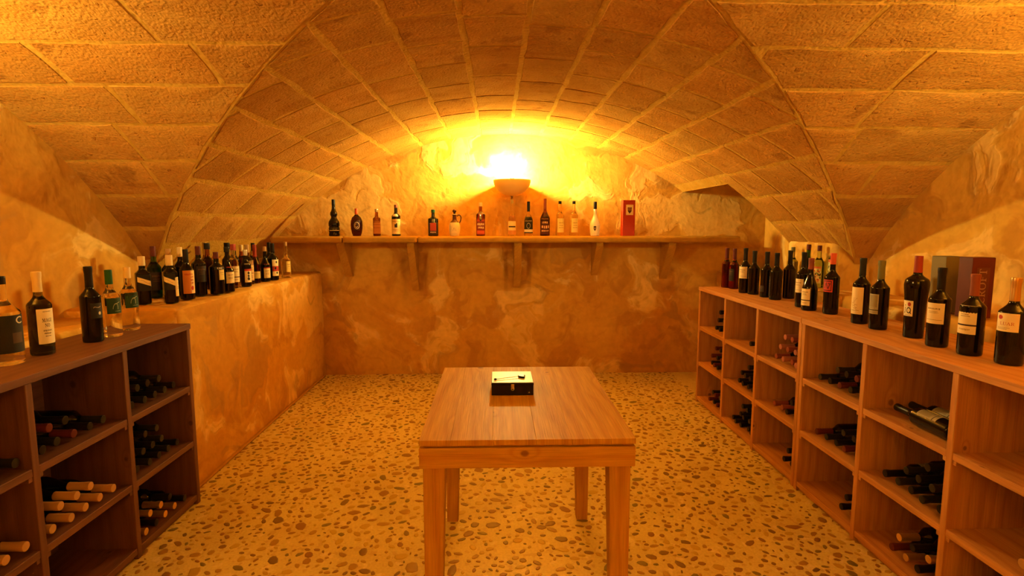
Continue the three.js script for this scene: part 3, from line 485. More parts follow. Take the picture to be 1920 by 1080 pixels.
// each: (h, r) -> [[radius, y], ...], ending below the cap; neck radius
const SHAPE = {
  bordeaux: (h, r) => [...foot(r), ...ease(r, 0.0142, 9, h * 0.60, h * 0.735, 0.8), [0.0138, h * 0.80], [0.0135, h * 0.93], [0.015, h * 0.935], [0.015, h * 0.96], [0.0135, h * 0.965], [0.0132, h * 0.995], [0, h * 0.995]],
  burgundy: (h, r) => [...foot(r), ...ease(r, 0.0145, 10, h * 0.40, h * 0.76, 0.9), [0.0138, h * 0.93], [0.015, h * 0.94], [0.0135, h * 0.99], [0, h * 0.99]],
  whisky: (h, r) => [...foot(r), ...ease(r, 0.0150, 8, h * 0.64, h * 0.76, 0.7), [0.0142, h * 0.90], [0.0142, h * 0.97], [0, h * 0.97]],
  spirit: (h, r) => [...foot(r), ...ease(r, 0.0140, 8, h * 0.58, h * 0.74, 0.8), [0.0135, h * 0.90], [0.0135, h * 0.97], [0, h * 0.97]],
  longneck: (h, r) => [...foot(r), ...ease(r, 0.0125, 10, h * 0.46, h * 0.72, 0.8), [0.012, h * 0.92], [0.0120, h * 0.97], [0, h * 0.97]],
  bulge: (h, r) => [...foot(r * 0.90), [r * 0.90, h * 0.18], [r * 0.93, h * 0.40], [r * 1.0, h * 0.52], [r * 1.07, h * 0.60], [r * 1.10, h * 0.655], [r * 1.04, h * 0.70], ...ease(r * 0.98, 0.0165, 6, h * 0.715, h * 0.785, 0.8), [0.015, h * 0.86], [0.0145, h * 0.985], [0, h * 0.985]],
  flask: (h, r) => [...foot(r * 0.68), [r * 0.82, h * 0.10], [r * 0.96, h * 0.26], [r, h * 0.40], [r * 0.95, h * 0.54], [r * 0.76, h * 0.66], [r * 0.42, h * 0.73], [0.0145, h * 0.77], [0.0135, h * 0.86], [0.0135, h * 0.97], [0, h * 0.97]],
  ridged: (h, r) => [...foot(r), [r, h * 0.05], [r * 0.93, h * 0.09], [r, h * 0.13], [r, h * 0.22], [r * 0.90, h * 0.25], [r * 1.0, h * 0.28], [r * 1.02, h * 0.34], [r * 0.93, h * 0.40], [r * 0.70, h * 0.45], [r * 0.52, h * 0.49], [r * 0.50, h * 0.53], [r * 0.66, h * 0.58], [r * 0.62, h * 0.64], [r * 0.44, h * 0.69], [0.016, h * 0.74], [0.0145, h * 0.80], [0.0138, h * 0.97], [0, h * 0.97]],
  jug: (h, r) => [...foot(r * 0.80), [r * 0.90, h * 0.10], [r, h * 0.26], [r * 0.98, h * 0.40], [r * 0.80, h * 0.51], [r * 0.50, h * 0.57], [r * 0.34, h * 0.62], [r * 0.30, h * 0.76], [r * 0.40, h * 0.80], [r * 0.40, h * 0.83], [0, h * 0.83]],
  bell: (h, r) => [...foot(r * 0.86), [r * 0.93, h * 0.10], [r, h * 0.24], [r * 0.96, h * 0.34], [r * 0.72, h * 0.45], [r * 0.45, h * 0.54], [r * 0.32, h * 0.62], [0.0145, h * 0.72], [0.014, h * 0.97], [0, h * 0.97]],
};
// cross-section: round (sq = 0) or rounded square
const sect = (phi, sq) => { if (!sq) return 1; const c = Math.abs(Math.cos(phi)), s = Math.abs(Math.sin(phi)), p = 2 + 5 * sq; return Math.pow(Math.pow(c, p) + Math.pow(s, p), -1 / p) * 0.90; };
function radiusAt(prof, y) { for (let i = 4; i < prof.length - 1; i++) { if (y <= prof[i + 1][1]) { const a = prof[i], b = prof[i + 1], t = clamp((y - a[1]) / Math.max(1e-6, b[1] - a[1]), 0, 1); return lerp(a[0], b[0], t); } } return prof[prof.length - 1][0]; }
const sqAt = (sq, y, h) => sq * (1 - sstep(0.60, 0.74, y / h));
function loft(prof, h, sq, seg) {
  const P = [], U = [], ix = [], n = prof.length, m = seg + 1;
  for (let i = 0; i < n; i++) for (let j = 0; j <= seg; j++) { const f = j / seg * Math.PI * 2, r = prof[i][0] * sect(f, sqAt(sq, prof[i][1], h)); P.push(r * Math.sin(f), prof[i][1], r * Math.cos(f)); U.push(j / seg, i / n); }
  for (let i = 0; i < n - 1; i++) for (let j = 0; j < seg; j++) { const a = i * m + j, b = a + 1, c = a + m, d = c + 1; if (prof[i][0] > 1e-6) ix.push(a, b, d); if (prof[i + 1][0] > 1e-6) ix.push(a, d, c); }
  const g = new THREE.BufferGeometry(); g.setAttribute('position', new THREE.Float32BufferAttribute(P, 3)); g.setAttribute('uv', new THREE.Float32BufferAttribute(U, 2)); g.setIndex(ix);
  return weld(g);
}
function labelPatch(prof, h, sq, y0, y1, deg, at, tilt = 0) {        // wrapped paper with its own thickness over the glass
  const P = [], U = [], ix = [], nu = 14, nv = 3, m = nu + 1, w = deg * Math.PI / 180, c = at * Math.PI / 180;
  for (let i = 0; i <= nv; i++) for (let j = 0; j <= nu; j++) { const f = c + (j / nu - 0.5) * w, y = lerp(y0, y1, i / nv) * h - (j / nu - 0.5) * tilt * h, r = radiusAt(prof, y) * sect(f, sqAt(sq, y, h)) + 0.0007; P.push(r * Math.sin(f), y, r * Math.cos(f)); U.push(j / nu, i / nv); }
  for (let i = 0; i < nv; i++) for (let j = 0; j < nu; j++) { const a = i * m + j, b = a + 1, q = a + m, d = q + 1; ix.push(a, b, d, a, d, q); }
  const g = new THREE.BufferGeometry(); g.setAttribute('position', new THREE.Float32BufferAttribute(P, 3)); g.setAttribute('uv', new THREE.Float32BufferAttribute(U, 2)); g.setIndex(ix); g.computeVertexNormals(); return g;
}
function capGeo(prof, h, y0, y1, over = 0.0009, seg = 24, flare = 0) {
  const p = [], n = 6; for (let i = 0; i <= n; i++) { const y = lerp(y0, y1, i / n) * h; p.push([Math.max(0.0125, radiusAt(prof, Math.min(y, h * 0.94))) + over + flare, y]); }
  const top = p[p.length - 1]; p.push([top[0] - 0.0015, top[1] + 0.0012], [0, top[1] + 0.0012]); p.unshift([p[0][0] - 0.0012, p[0][1]]);
  return loft(p, 1e9, 0, seg);
}
const geoCache = new Map();
const cached = (k, f) => { if (!geoCache.has(k)) geoCache.set(k, f()); return geoCache.get(k); };
// s: { shape, h, r, sq, glass, cap: [material, y0, y1, flare], labels: [[print, y0, y1, degrees, at, tilt]], seg }
function fillBottle(t, s) {
  const prof = SHAPE[s.shape](s.h, s.r), seg = s.seg ?? 28, k = [s.shape, s.h, s.r, s.sq, seg].join();
  mesh('glass', cached('g' + k, () => loft(prof, s.h, s.sq ?? 0, seg)), GLASS[s.glass], t);
  if (s.cap) mesh(s.cap[4] ?? 'capsule', cached('c' + k + s.cap.slice(1, 4), () => capGeo(prof, s.h, s.cap[1], s.cap[2], 0.0009, Math.min(seg, 24), s.cap[3] ?? 0)), CAP[s.cap[0]], t);
  for (const l of s.labels ?? []) mesh('label', cached('l' + k + l.slice(1), () => labelPatch(prof, s.h, s.sq ?? 0, ...l.slice(1))), LAB[l[0]], t);
  return t;
}
function stand(name, label, group, x, y, D, turnDeg, s) { return fillBottle(thing(name, label, 'bottle', V(x, y, D), group, turnDeg * Math.PI / 180), s); }
const wineCap = c => [c, 0.735, 0.998];

// on the pine racks
const RG = 'wine bottles standing on the pine racks';
const wine = (h, cap, labels, o = {}) => ({ shape: 'bordeaux', h, r: 0.0385, glass: 'dark', cap: cap && wineCap(cap), labels, ...o });
const onPine = (label, x, D, turn, s) => stand('wine_bottle', label, RG, x, RACK_H, D, turn, s);
onPine('translucent rose red bottle, the one closest to the end wall on the pine racks', 1.802, 4.320, -40, wine(0.31, 'maroon', [], { glass: 'rose', r: 0.036 }));
onPine('translucent rose red bottle with faded label, second from the end wall on the pine racks', 1.826, 4.235, -45, wine(0.308, 'maroon', [['dimText', 0.2, 0.5, 80, -20]], { glass: 'rose', r: 0.036 }));
onPine('dark wine bottle with tall cream label, next to the two rose red bottles', 1.794, 3.976, -38, wine(0.323, 'black', [['creamPlain', 0.33, 0.59, 120, -25]]));
onPine('unlabelled dark wine bottle behind the one with tall cream label by the rose bottles', 1.820, 3.890, -40, wine(0.307, 'grey', []));
onPine('black wine bottle with faint silver print beside the black pair, far pine rack', 1.835, 3.736, -40, wine(0.308, 'black', [['dimText', 0.12, 0.26, 60, -35]]));
onPine('plain black wine bottle standing in front of another black one on the far pine rack', 1.833, 3.601, -40, wine(0.307, 'black', [['dimText', 0.08, 0.5, 30, -60]]));
onPine('black wine bottle half hidden behind the plain black one on the far pine rack', 1.955, 3.665, -40, wine(0.32, 'black', []));
onPine('dark wine bottle with narrow cream label beside the sloping shouldered bottle', 1.828, 3.269, -38, wine(0.327, 'black', [['creamPlain', 0.27, 0.52, 100, -38]]));
onPine('sloping shouldered dark bottle with brick red capsule and low cream label', 1.800, 3.144, -40, { shape: 'burgundy', h: 0.299, r: 0.041, glass: 'dark', cap: ['brick', 0.79, 0.998], labels: [['creamBand', 0.10, 0.42, 85, -28]] });
onPine('dark wine bottle with orange capsule and square red label', 1.844, 3.009, -42, wine(0.334, 'orange', [['redMark', 0.37, 0.57, 90, -28]], { cap: ['orange', 0.82, 0.998] }));
onPine('dark wine bottle with tall cream patterned label, beside the one with grey label', 1.813, 2.711, -46, wine(0.325, 'grey', [['creamArt', 0.15, 0.56, 105, -26]]));
onPine('dark wine bottle with olive capsule and grey label', 1.798, 2.555, -48, wine(0.322, 'olive', [['greyArt', 0.23, 0.52, 80, -32]]));
onPine('bulging shouldered dark bottle with red capsule, white neck strip and small square label', 1.818, 2.356, -50, { shape: 'bulge', h: 0.355, r: 0.0425, glass: 'dark', cap: ['red', 0.80, 0.998], labels: [['jo', 0.27, 0.46, 72, -34], ['creamTall', 0.87, 0.975, 60, 20]] });
onPine('dark wine bottle with black capsule and broad cream label', 1.780, 2.177, -54, wine(0.318, 'black', [['creamPlain', 0.30, 0.56, 112, -16]]));
onPine('dark wine bottle with brick red capsule and cream label in two pieces', 1.788, 2.029, -56, wine(0.305, 'brick', [['creamBand', 0.27, 0.62, 104, -18]], { r: 0.040 }));
onPine('dark wine bottle with shiny gold capsule and cream label with red dot', 1.806, 1.884, -58, wine(0.305, 'gold', [['redDot', 0.39, 0.60, 100, -10]], { r: 0.041 }));
// on the ledge behind them
const onLedge = (name, label, x, D, turn, s) => stand(name, label, 'spirit bottles on the ledge behind the pine racks', x, 1.0, D, turn, s);
onLedge('gin_bottle', 'pale green spirit bottle with tall cream label on ledge behind the black pair', 2.172, 4.04, -35, { shape: 'spirit', h: 0.262, r: 0.036, glass: 'greenish', cap: ['olive', 0.86, 0.99], labels: [['tallGin', 0.06, 0.60, 75, -12]] });
onLedge('gin_bottle', 'green spirit bottle with red and dark cap standing behind the tall cream label', 2.225, 3.93, -35, { shape: 'spirit', h: 0.285, r: 0.034, glass: 'green', cap: ['maroon', 0.86, 0.99], labels: [] });
onLedge('gin_bottle', 'green spirit bottle with dark red cap, behind the sloping shouldered wine bottle', 2.19, 3.735, -36, { shape: 'spirit', h: 0.285, r: 0.036, glass: 'greenish', cap: ['maroon', 0.86, 0.99], labels: [['ginColour', 0.1, 0.5, 100, -20]] });
onLedge('gin_bottle', 'tall green spirit bottle with cream and orange cap and colourful label', 2.255, 3.66, -36, { shape: 'spirit', h: 0.345, r: 0.040, glass: 'green', cap: ['orange', 0.84, 0.99], labels: [['ginColour', 0.12, 0.56, 120, -10]] });
function carton(name, label, [x0, x1], y, [D0, D1], h, mat, group) { const t = thing(name, label, 'box', V((x0 + x1) / 2, y, (D0 + D1) / 2), group); const b = mesh('body', new RoundedBoxGeometry(x1 - x0, h - 0.002, D1 - D0, 2, 0.002).translate(0, h / 2, 0), mat, t); mesh('lid_flap', new RoundedBoxGeometry(x1 - x0 - 0.004, 0.0016, D1 - D0 - 0.004, 1, 0.0006).translate(0, h, 0), mat, t); return t; }
carton('bottle_carton', 'olive grey bottle carton on the ledge beside the maroon one', [2.14, 2.23], 1.0, [2.60, 2.69], 0.27, solid(0.20, 0.165, 0.075, 0.6));
{
  const t = carton('bottle_carton', 'maroon bottle carton with vertical silver lettering, on the ledge', [2.13, 2.235], 1.0, [2.44, 2.515], 0.275, solid(0.115, 0.022, 0.018, 0.45));
  const tx = print(512, 192, (g, w, h) => { g.fillStyle = '#5e2b26'; g.fillRect(0, 0, w, h); g.fillStyle = '#a58a80'; g.font = '150px serif'; g.textAlign = 'center'; g.fillText('CROFT', w / 2, 146); });
  const o = mesh('lettering', new THREE.PlaneGeometry(0.17, 0.06), std({ map: tx, roughness: 0.45 }), t);
  o.rotation.z = Math.PI / 2; o.position.set(0.0, 0.145, 0.0375 + 0.0006);
}

// on the dark rack
const onDark = (name, label, x, D, turn, s) => stand(name, label, 'bottles standing on the dark rack', x, RACK_H, D, turn, s);
onDark('spirit_bottle', 'clear glass bottle with large black label on the dark rack', -1.722, 1.985, 62, { shape: 'spirit', h: 0.314, r: 0.047, glass: 'clear', cap: ['black', 0.90, 0.985], labels: [['blackC', 0.14, 0.56, 150, 0]] });
onDark('wine_bottle', 'olive green wine bottle with cream capsule and tall cream label', -1.721, 2.137, 52, { shape: 'bordeaux', h: 0.313, r: 0.0385, glass: 'olive', cap: ['cream', 0.76, 0.998], labels: [['creamText', 0.14, 0.56, 92, 18]] });
onDark('wine_bottle', 'black wine bottle with small white mark, beside two clear bottles with green labels', -1.695, 2.368, 48, { shape: 'bordeaux', h: 0.316, r: 0.0375, glass: 'matte', cap: ['black', 0.73, 0.998], labels: [['smallMark', 0.32, 0.52, 75, 22]] });
onDark('spirit_bottle', 'clear bottle with green cap and dark green label on the dark rack', -1.693, 2.485, 46, { shape: 'spirit', h: 0.295, r: 0.0375, glass: 'clear', cap: ['green', 0.78, 0.99], labels: [['greenOval', 0.35, 0.58, 95, 14]] });
onDark('spirit_bottle', 'clear bottle with cream neck seal and dark green label on the dark rack', -1.714, 2.641, 44, { shape: 'spirit', h: 0.295, r: 0.0375, glass: 'clear', cap: ['cream', 0.82, 0.99], labels: [['greenOval', 0.36, 0.60, 95, 14]] });

// the crowded row on the ledge
const SG = 'spirit bottles crowded on the plaster ledge';
const crowd = (label, x, D, turn, s) => stand('spirit_bottle', label, SG, x, 1.0, D, turn, { r: 0.037, ...s });
crowd('dark square bottle with cream cap and slanted cream label, first on the plaster ledge', -1.890, 3.036, 42, { shape: 'whisky', h: 0.256, sq: 0.5, glass: 'dark', cap: ['cream', 0.80, 0.99, 0.002], labels: [['diagonal', 0.28, 0.62, 110, 10], ['creamTall', 0.14, 0.62, 45, 80]] });
crowd('dark green bottle with cream neck strip behind the first slanted label bottle', -1.985, 3.30, 40, { shape: 'spirit', h: 0.30, glass: 'green', cap: ['maroon', 0.80, 0.99], labels: [['creamTall', 0.82, 0.97, 90, 0], ['dimText', 0.15, 0.5, 110, 10]] });
crowd('dark square bottle with slanted label and tall cream label, second on the ledge', -1.768, 3.075, 44, { shape: 'whisky', h: 0.260, sq: 0.5, glass: 'dark', cap: ['cream', 0.78, 0.99, 0.002], labels: [['diagonal', 0.28, 0.62, 95, -18], ['creamTall', 0.14, 0.72, 60, 54]] });
crowd('dark bottle with cream neck strip between the two slanted label bottles', -1.905, 3.31, 40, { shape: 'spirit', h: 0.285, glass: 'dark', cap: ['tan', 0.80, 0.99], labels: [['creamTall', 0.82, 0.97, 90, 0]] });
crowd('dark bottle with broad orange and cream label on the ledge', -1.761, 3.227, 42, { shape: 'spirit', h: 0.285, r: 0.038, glass: 'dark', cap: ['black', 0.74, 0.99], labels: [['orangeRed', 0.12, 0.58, 105, 8]] });
crowd('dark bottle with cream neck seal behind the orange label bottle', -1.90, 3.42, 40, { shape: 'spirit', h: 0.29, glass: 'dark', cap: ['cream', 0.80, 0.99], labels: [] });
crowd('dark bottle with maroon cap and unreadable dark label on the ledge', -1.779, 3.396, 40, { shape: 'whisky', h: 0.297, r: 0.039, glass: 'dark', cap: ['maroon', 0.82, 0.99], labels: [['dimText', 0.28, 0.6, 90, 14]] });
crowd('amber bottle with wide black cap standing behind the maroon capped one', -1.90, 3.741, 38, { shape: 'spirit', h: 0.305, glass: 'amber', cap: ['black', 0.86, 0.99, 0.004], labels: [] });
crowd('amber bottle with yellow neck at the back of the crowded ledge', -1.975, 3.86, 38, { shape: 'longneck', h: 0.305, glass: 'amber', cap: ['yellow', 0.72, 0.99], labels: [] });
crowd('stout dark bottle with white word above a small yellow label', -1.712, 3.471, 42, { shape: 'whisky', h: 0.258, r: 0.042, glass: 'dark', cap: ['maroon', 0.84, 0.99], labels: [['whiteWord', 0.58, 0.66, 82, 10], ['yellowPatch', 0.34, 0.58, 52, 28]] });
crowd('dark amber bottle with large black cap behind the white word bottle', -1.885, 3.985, 36, { shape: 'spirit', h: 0.299, glass: 'amber', cap: ['black', 0.84, 0.99, 0.005], labels: [] });
crowd('dark bottle with red and cream label beside the white word bottle', -1.694, 3.575, 40, { shape: 'longneck', h: 0.285, r: 0.036, glass: 'dark', cap: ['black', 0.88, 0.99, 0.003], labels: [['redCream', 0.20, 0.56, 90, 14]] });
crowd('yellowish clear bottle with red cap and cream label', -1.761, 3.800, 38, { shape: 'spirit', h: 0.295, r: 0.036, glass: 'pale', cap: ['red', 0.86, 0.99], labels: [['creamBand', 0.14, 0.50, 85, 12]] });
crowd('bottle with red and black striped vertical label', -1.722, 3.895, 38, { shape: 'spirit', h: 0.253, r: 0.034, glass: 'dark', cap: ['silver', 0.84, 0.99], labels: [['stripes', 0.12, 0.62, 85, 14]] });
crowd('amber bottle with wide parchment label and tan cap', -1.765, 4.025, 36, { shape: 'spirit', h: 0.284, r: 0.039, glass: 'amber', cap: ['tan', 0.80, 0.99], labels: [['parchment', 0.10, 0.60, 110, 12]] });
crowd('amber bottle with red neck and low yellow label', -1.760, 4.135, 36, { shape: 'longneck', h: 0.280, r: 0.035, glass: 'amber', cap: ['red', 0.68, 0.99], labels: [['yellowPatch', 0.12, 0.30, 75, 14]] });
crowd('dark bottle with black cap and cream neck label at the back of the row', -1.875, 4.38, 34, { shape: 'spirit', h: 0.285, glass: 'dark', cap: ['black', 0.84, 0.99], labels: [['creamPlain', 0.66, 0.78, 120, 10]] });
crowd('dark bottle with red and cream label beside the red necked amber one', -1.735, 4.252, 36, { shape: 'longneck', h: 0.262, r: 0.035, glass: 'dark', cap: ['tan', 0.86, 0.99], labels: [['redCream', 0.10, 0.5, 85, 12]] });
crowd('black bottle with cream label spotted red and black near the end wall', -1.713, 4.345, 36, { shape: 'spirit', h: 0.283, r: 0.039, glass: 'dark', cap: ['black', 0.76, 0.99], labels: [['redSpots', 0.12, 0.56, 82, 18], ['creamTall', 0.80, 0.94, 70, 20]] });
crowd('dark bottle half hidden behind the red spotted label', -1.80, 4.50, 34, { shape: 'spirit', h: 0.285, r: 0.036, glass: 'dark', cap: ['black', 0.84, 0.99], labels: [] });
crowd('dark bottle with red cap behind the wide parchment label', -1.905, 4.13, 36, { shape: 'spirit', h: 0.285, r: 0.036, glass: 'dark', cap: ['red', 0.82, 0.99], labels: [] });
crowd('amber bottle with cream cap behind the red necked one', -1.905, 4.245, 36, { shape: 'spirit', h: 0.275, r: 0.036, glass: 'amber', cap: ['cream', 0.82, 0.99], labels: [] });
crowd('clear bottle with small pale label, closest to the end wall on the ledge', -1.690, 4.548, 34, { shape: 'longneck', h: 0.288, r: 0.037, glass: 'clear', cap: ['tan', 0.88, 0.99], labels: [['yellowPatch', 0.16, 0.46, 60, 20]] });

// ---------------------------------------------------------------- the wall shelf and its bottles
const SHELF_Y = 1.32;
{
  const t = thing('wall_shelf', 'long rough plaster shelf on wedge brackets across the end wall', 'shelf', V(0, 0, 0));
  const xs = [-1.965, -1.345, -0.690, 2.18], Dd = [4.945, BACK + 0.02];
  for (let k = 0; k < 3; k++) mesh('slab', plasterBlock([xs[k] + 0.003, xs[k + 1] - 0.003], [SHELF_Y - 0.055, SHELF_Y], Dd, { cell: 0.02, r: 0.012, amp: 0.004, off: [k * 1.1, 1.4] }), M.mortar, t);
  for (const [x, y, w] of [[-1.374, 0.945, 0.062], [-0.757, 0.815, 0.055], [0.197, 0.845, 0.060], [0.929, 0.950, 0.055], [1.586, 0.915, 0.060]]) {
    const s = new THREE.Shape(); s.moveTo(0, SHELF_Y - 0.057); s.lineTo(0.285, SHELF_Y - 0.057); s.lineTo(0.285, SHELF_Y - 0.085); s.lineTo(0.02, y); s.lineTo(0, y); s.closePath();
    const g = new THREE.ExtrudeGeometry(s, { depth: w, bevelEnabled: true, bevelSize: 0.004, bevelThickness: 0.004, bevelSegments: 2, curveSegments: 4 });
    { const p = g.attributes.position, uv = g.attributes.uv; for (let i = 0; i < p.count; i++) uv.setXY(i, (p.getX(i) + x) / 1.1, (p.getY(i) + p.getZ(i)) / 1.1); }
    const o = mesh('bracket', g, M.mortar, t); o.rotation.y = -Math.PI / 2; o.rotation.y = -Math.PI / 2; o.position.set(x + w / 2, 0, -BACK - 0.012);
  }
}
const SD = 5.075;
const onShelf = (name, label, x, s, turn = 0) => stand(name, label, 'bottles on the wall shelf', x, SHELF_Y + 0.003, SD, turn, s);
onShelf('liqueur_bottle', 'tall ridged dark green bottle standing first on the wall shelf', -1.445, { shape: 'ridged', h: 0.325, r: 0.048, glass: 'dark', cap: ['black', 0.84, 0.99], labels: [['darkSilver', 0.14, 0.24, 120, 8]] }, 12);
onShelf('liqueur_bottle', 'round amber flask with white ring emblem and orange cap', -1.245, { shape: 'flask', h: 0.245, r: 0.053, glass: 'amber', cap: ['orange', 0.80, 0.99], labels: [['ringMark', 0.20, 0.56, 75, 0]] }, 14);
onShelf('spirit_bottle', 'narrow square bottle wrapped in brown paper label', -1.066, { shape: 'whisky', h: 0.24, r: 0.036, sq: 1, glass: 'amber', cap: ['silver', 0.88, 0.99], labels: [['brownPaper', 0.08, 0.72, 130, 0]] }, 10);
onShelf('liqueur_bottle', 'dark round bottle with tall cream label showing a dark figure', -0.894, { shape: 'whisky', h: 0.278, r: 0.039, glass: 'dark', cap: ['brick', 0.90, 0.99], labels: [['horse', 0.06, 0.54, 140, 0], ['creamPlain', 0.62, 0.70, 80, -10]] }, 8);
onShelf('liqueur_bottle', 'dark square bottle with round shoulders and red arched label', -0.563, { shape: 'whisky', h: 0.236, r: 0.050, sq: 0.8, glass: 'dark', cap: ['green', 0.88, 0.99, 0.002], labels: [['redArch', 0.05, 0.70, 95, 0]] }, 5);
{
  const t = onShelf('stoneware_jug', 'small cream jug with brown neck, stopper and looped handle', -0.372, { shape: 'jug', h: 0.236, r: 0.050, glass: 'cream', labels: [['jugMark', 0.12, 0.40, 75, 0]] }, 3);
  const prof = SHAPE.jug(0.236, 0.050);
  mesh('brown_glaze', loft(prof.filter(p => p[1] > 0.236 * 0.45 && p[1] < 0.236 * 0.82).map(p => [p[0] + 0.0012, p[1]]), 1e9, 0, 28), solid(0.09, 0.03, 0.014, 0.25), t);
  mesh('handle', new THREE.TubeGeometry(new THREE.CatmullRomCurve3([[0.020, 0.175], [0.042, 0.187], [0.058, 0.170], [0.055, 0.140], [0.043, 0.115]].map(p => new THREE.Vector3(p[0], p[1], 0))), 20, 0.0055, 8), solid(0.11, 0.05, 0.02, 0.3), t);
  mesh('stopper', lathe([[0, 0.196], [0.010, 0.196], [0.010, 0.210], [0.017, 0.214], [0.018, 0.226], [0.010, 0.236], [0, 0.237]], 20), solid(0.06, 0.025, 0.015, 0.5), t);
}
onShelf('spirit_bottle', 'square amber bottle with ornate red label near the lamp', -0.138, { shape: 'whisky', h: 0.298, r: 0.044, sq: 0.8, glass: 'amber', cap: ['cream', 0.88, 0.99], labels: [['redOrnate', 0.03, 0.70, 95, 0]] }, 2);
onShelf('spirit_bottle', 'pale bottle with orange and cream labels right below the lamp', 0.144, { shape: 'longneck', h: 0.33, r: 0.034, glass: 'pale', cap: ['yellow', 0.88, 0.99], labels: [['paleStripes', 0.04, 0.55, 160, 0]] });
onShelf('spirit_bottle', 'clear long necked bottle with black and silver label', 0.293, { shape: 'longneck', h: 0.31, r: 0.039, glass: 'pale', cap: ['black', 0.70, 0.99], labels: [['darkSilver', 0.08, 0.55, 150, 0]] }, -3);
onShelf('spirit_bottle', 'tall amber bottle with dark ornate label and dark neck', 0.442, { shape: 'longneck', h: 0.336, r: 0.044, glass: 'amber', cap: ['brick', 0.70, 0.99], labels: [['darkOrnate', 0.04, 0.52, 140, 0]] }, -4);
onShelf('spirit_bottle', 'pale yellow bottle with dark cap, next to the dark ornate label', 0.576, { shape: 'spirit', h: 0.313, r: 0.037, glass: 'pale', cap: ['black', 0.91, 0.99], labels: [['paleYellow', 0.1, 0.5, 110, 20]] }, -5);
onShelf('spirit_bottle', 'pale yellow bottle with dark cap, next to the white bottle', 0.702, { shape: 'spirit', h: 0.313, r: 0.037, glass: 'pale', cap: ['black', 0.91, 0.99], labels: [['paleYellow', 0.1, 0.5, 110, 20]] }, -6);
onShelf('liqueur_bottle', 'white bell shaped bottle with dark neck and small dark shield', 0.895, { shape: 'bell', h: 0.308, r: 0.047, glass: 'white', cap: ['black', 0.78, 0.99], labels: [['shield', 0.10, 0.32, 55, 0]] }, -10);
{
  const t = carton('gift_box', 'tall red gift box with framed pale emblem at the end of shelf bottles', [1.135, 1.245], SHELF_Y + 0.003, [5.02, 5.11], 0.318, solid(0.42, 0.038, 0.012, 0.5));
  const o = mesh('emblem', new THREE.PlaneGeometry(0.072, 0.098), ink(print(192, 256, (g, w, h) => { g.fillStyle = '#b03a20'; g.fillRect(0, 0, w, h); g.fillStyle = '#e8d3a4'; g.fillRect(8, 8, w - 16, h - 16); g.fillStyle = '#4a2414'; g.beginPath(); g.moveTo(46, 70); g.lineTo(146, 70); g.lineTo(140, 160); g.lineTo(96, 214); g.lineTo(52, 160); g.fill(); g.fillStyle = '#9a5a34'; g.beginPath(); g.arc(96, 110, 40, 0, 7); g.fill(); })), t);
  o.position.set(0.005, 0.232, 0.0455);
}

// ---------------------------------------------------------------- cigar box on the table
{
  const y = 0.7412, t = thing('cigar_box', 'small black box with cream lid and front clasp on the table', 'box', V(0.0645, y, 2.271));
  mesh('body', new RoundedBoxGeometry(0.168, 0.040, 0.172, 2, 0.0015).translate(0, 0.020, 0), solid(0.014, 0.009, 0.007, 0.4), t);
  mesh('lid', new RoundedBoxGeometry(0.170, 0.010, 0.174, 2, 0.0015).translate(0, 0.0458, 0), solid(0.014, 0.009, 0.007, 0.4), t);
  mesh('lid_panel', new RoundedBoxGeometry(0.166, 0.0016, 0.170, 1, 0.0006).translate(0, 0.0514, 0), solid(0.86, 0.78, 0.52, 0.4), t);
  const c = mesh('clasp', new RoundedBoxGeometry(0.013, 0.020, 0.003, 2, 0.001).translate(0, 0.036, 0.0875), CAP.silver, t);
  mesh('clasp_loop', new THREE.TorusGeometry(0.006, 0.0014, 8, 16).translate(0, 0.027, 0.0895), CAP.silver, c);
  const e = print(64, 64, (g) => { g.fillStyle = '#140f0c'; g.fillRect(0, 0, 64, 64); g.fillStyle = '#b8a888'; g.beginPath(); g.moveTo(6, 50); g.lineTo(22, 40); g.lineTo(36, 12); g.lineTo(44, 34); g.lineTo(58, 50); g.fill(); });
  mesh('emblem', new THREE.PlaneGeometry(0.012, 0.012).translate(0.066, 0.012, 0.0864), ink(e), t);
  const k = thing('bottle_pick', 'slim metal rod with dark winged head lying on the black box', 'tool', V(0.0645, y + 0.0523, 2.271));
  const a = new THREE.Vector3(-0.068, 0.004, 0.050), b = new THREE.Vector3(0.030, 0.006, 0.012);
  const rod = new THREE.TubeGeometry(new THREE.LineCurve3(a, b), 2, 0.0016, 8); mesh('rod', rod, CAP.silver, k);
  mesh('tip', new THREE.SphereGeometry(0.0042, 12, 8).scale(1.5, 0.95, 1).translate(-0.069, 0.0041, 0.050), CAP.black, k);
  const sh = new THREE.Shape(); sh.moveTo(-0.010, 0.0); sh.quadraticCurveTo(-0.012, 0.016, 0.002, 0.020); sh.quadraticCurveTo(0.006, 0.008, 0.016, 0.012); sh.quadraticCurveTo(0.020, 0.0, 0.008, -0.002); sh.quadraticCurveTo(0.018, -0.010, 0.012, -0.020); sh.quadraticCurveTo(-0.006, -0.016, -0.010, 0.0);
  mesh('winged_head', new THREE.ExtrudeGeometry(sh, { depth: 0.006, bevelEnabled: true, bevelSize: 0.0012, bevelThickness: 0.0012, bevelSegments: 2 }).rotateX(-Math.PI / 2).translate(0.036, 0.0015, 0.008), CAP.black, k);
}

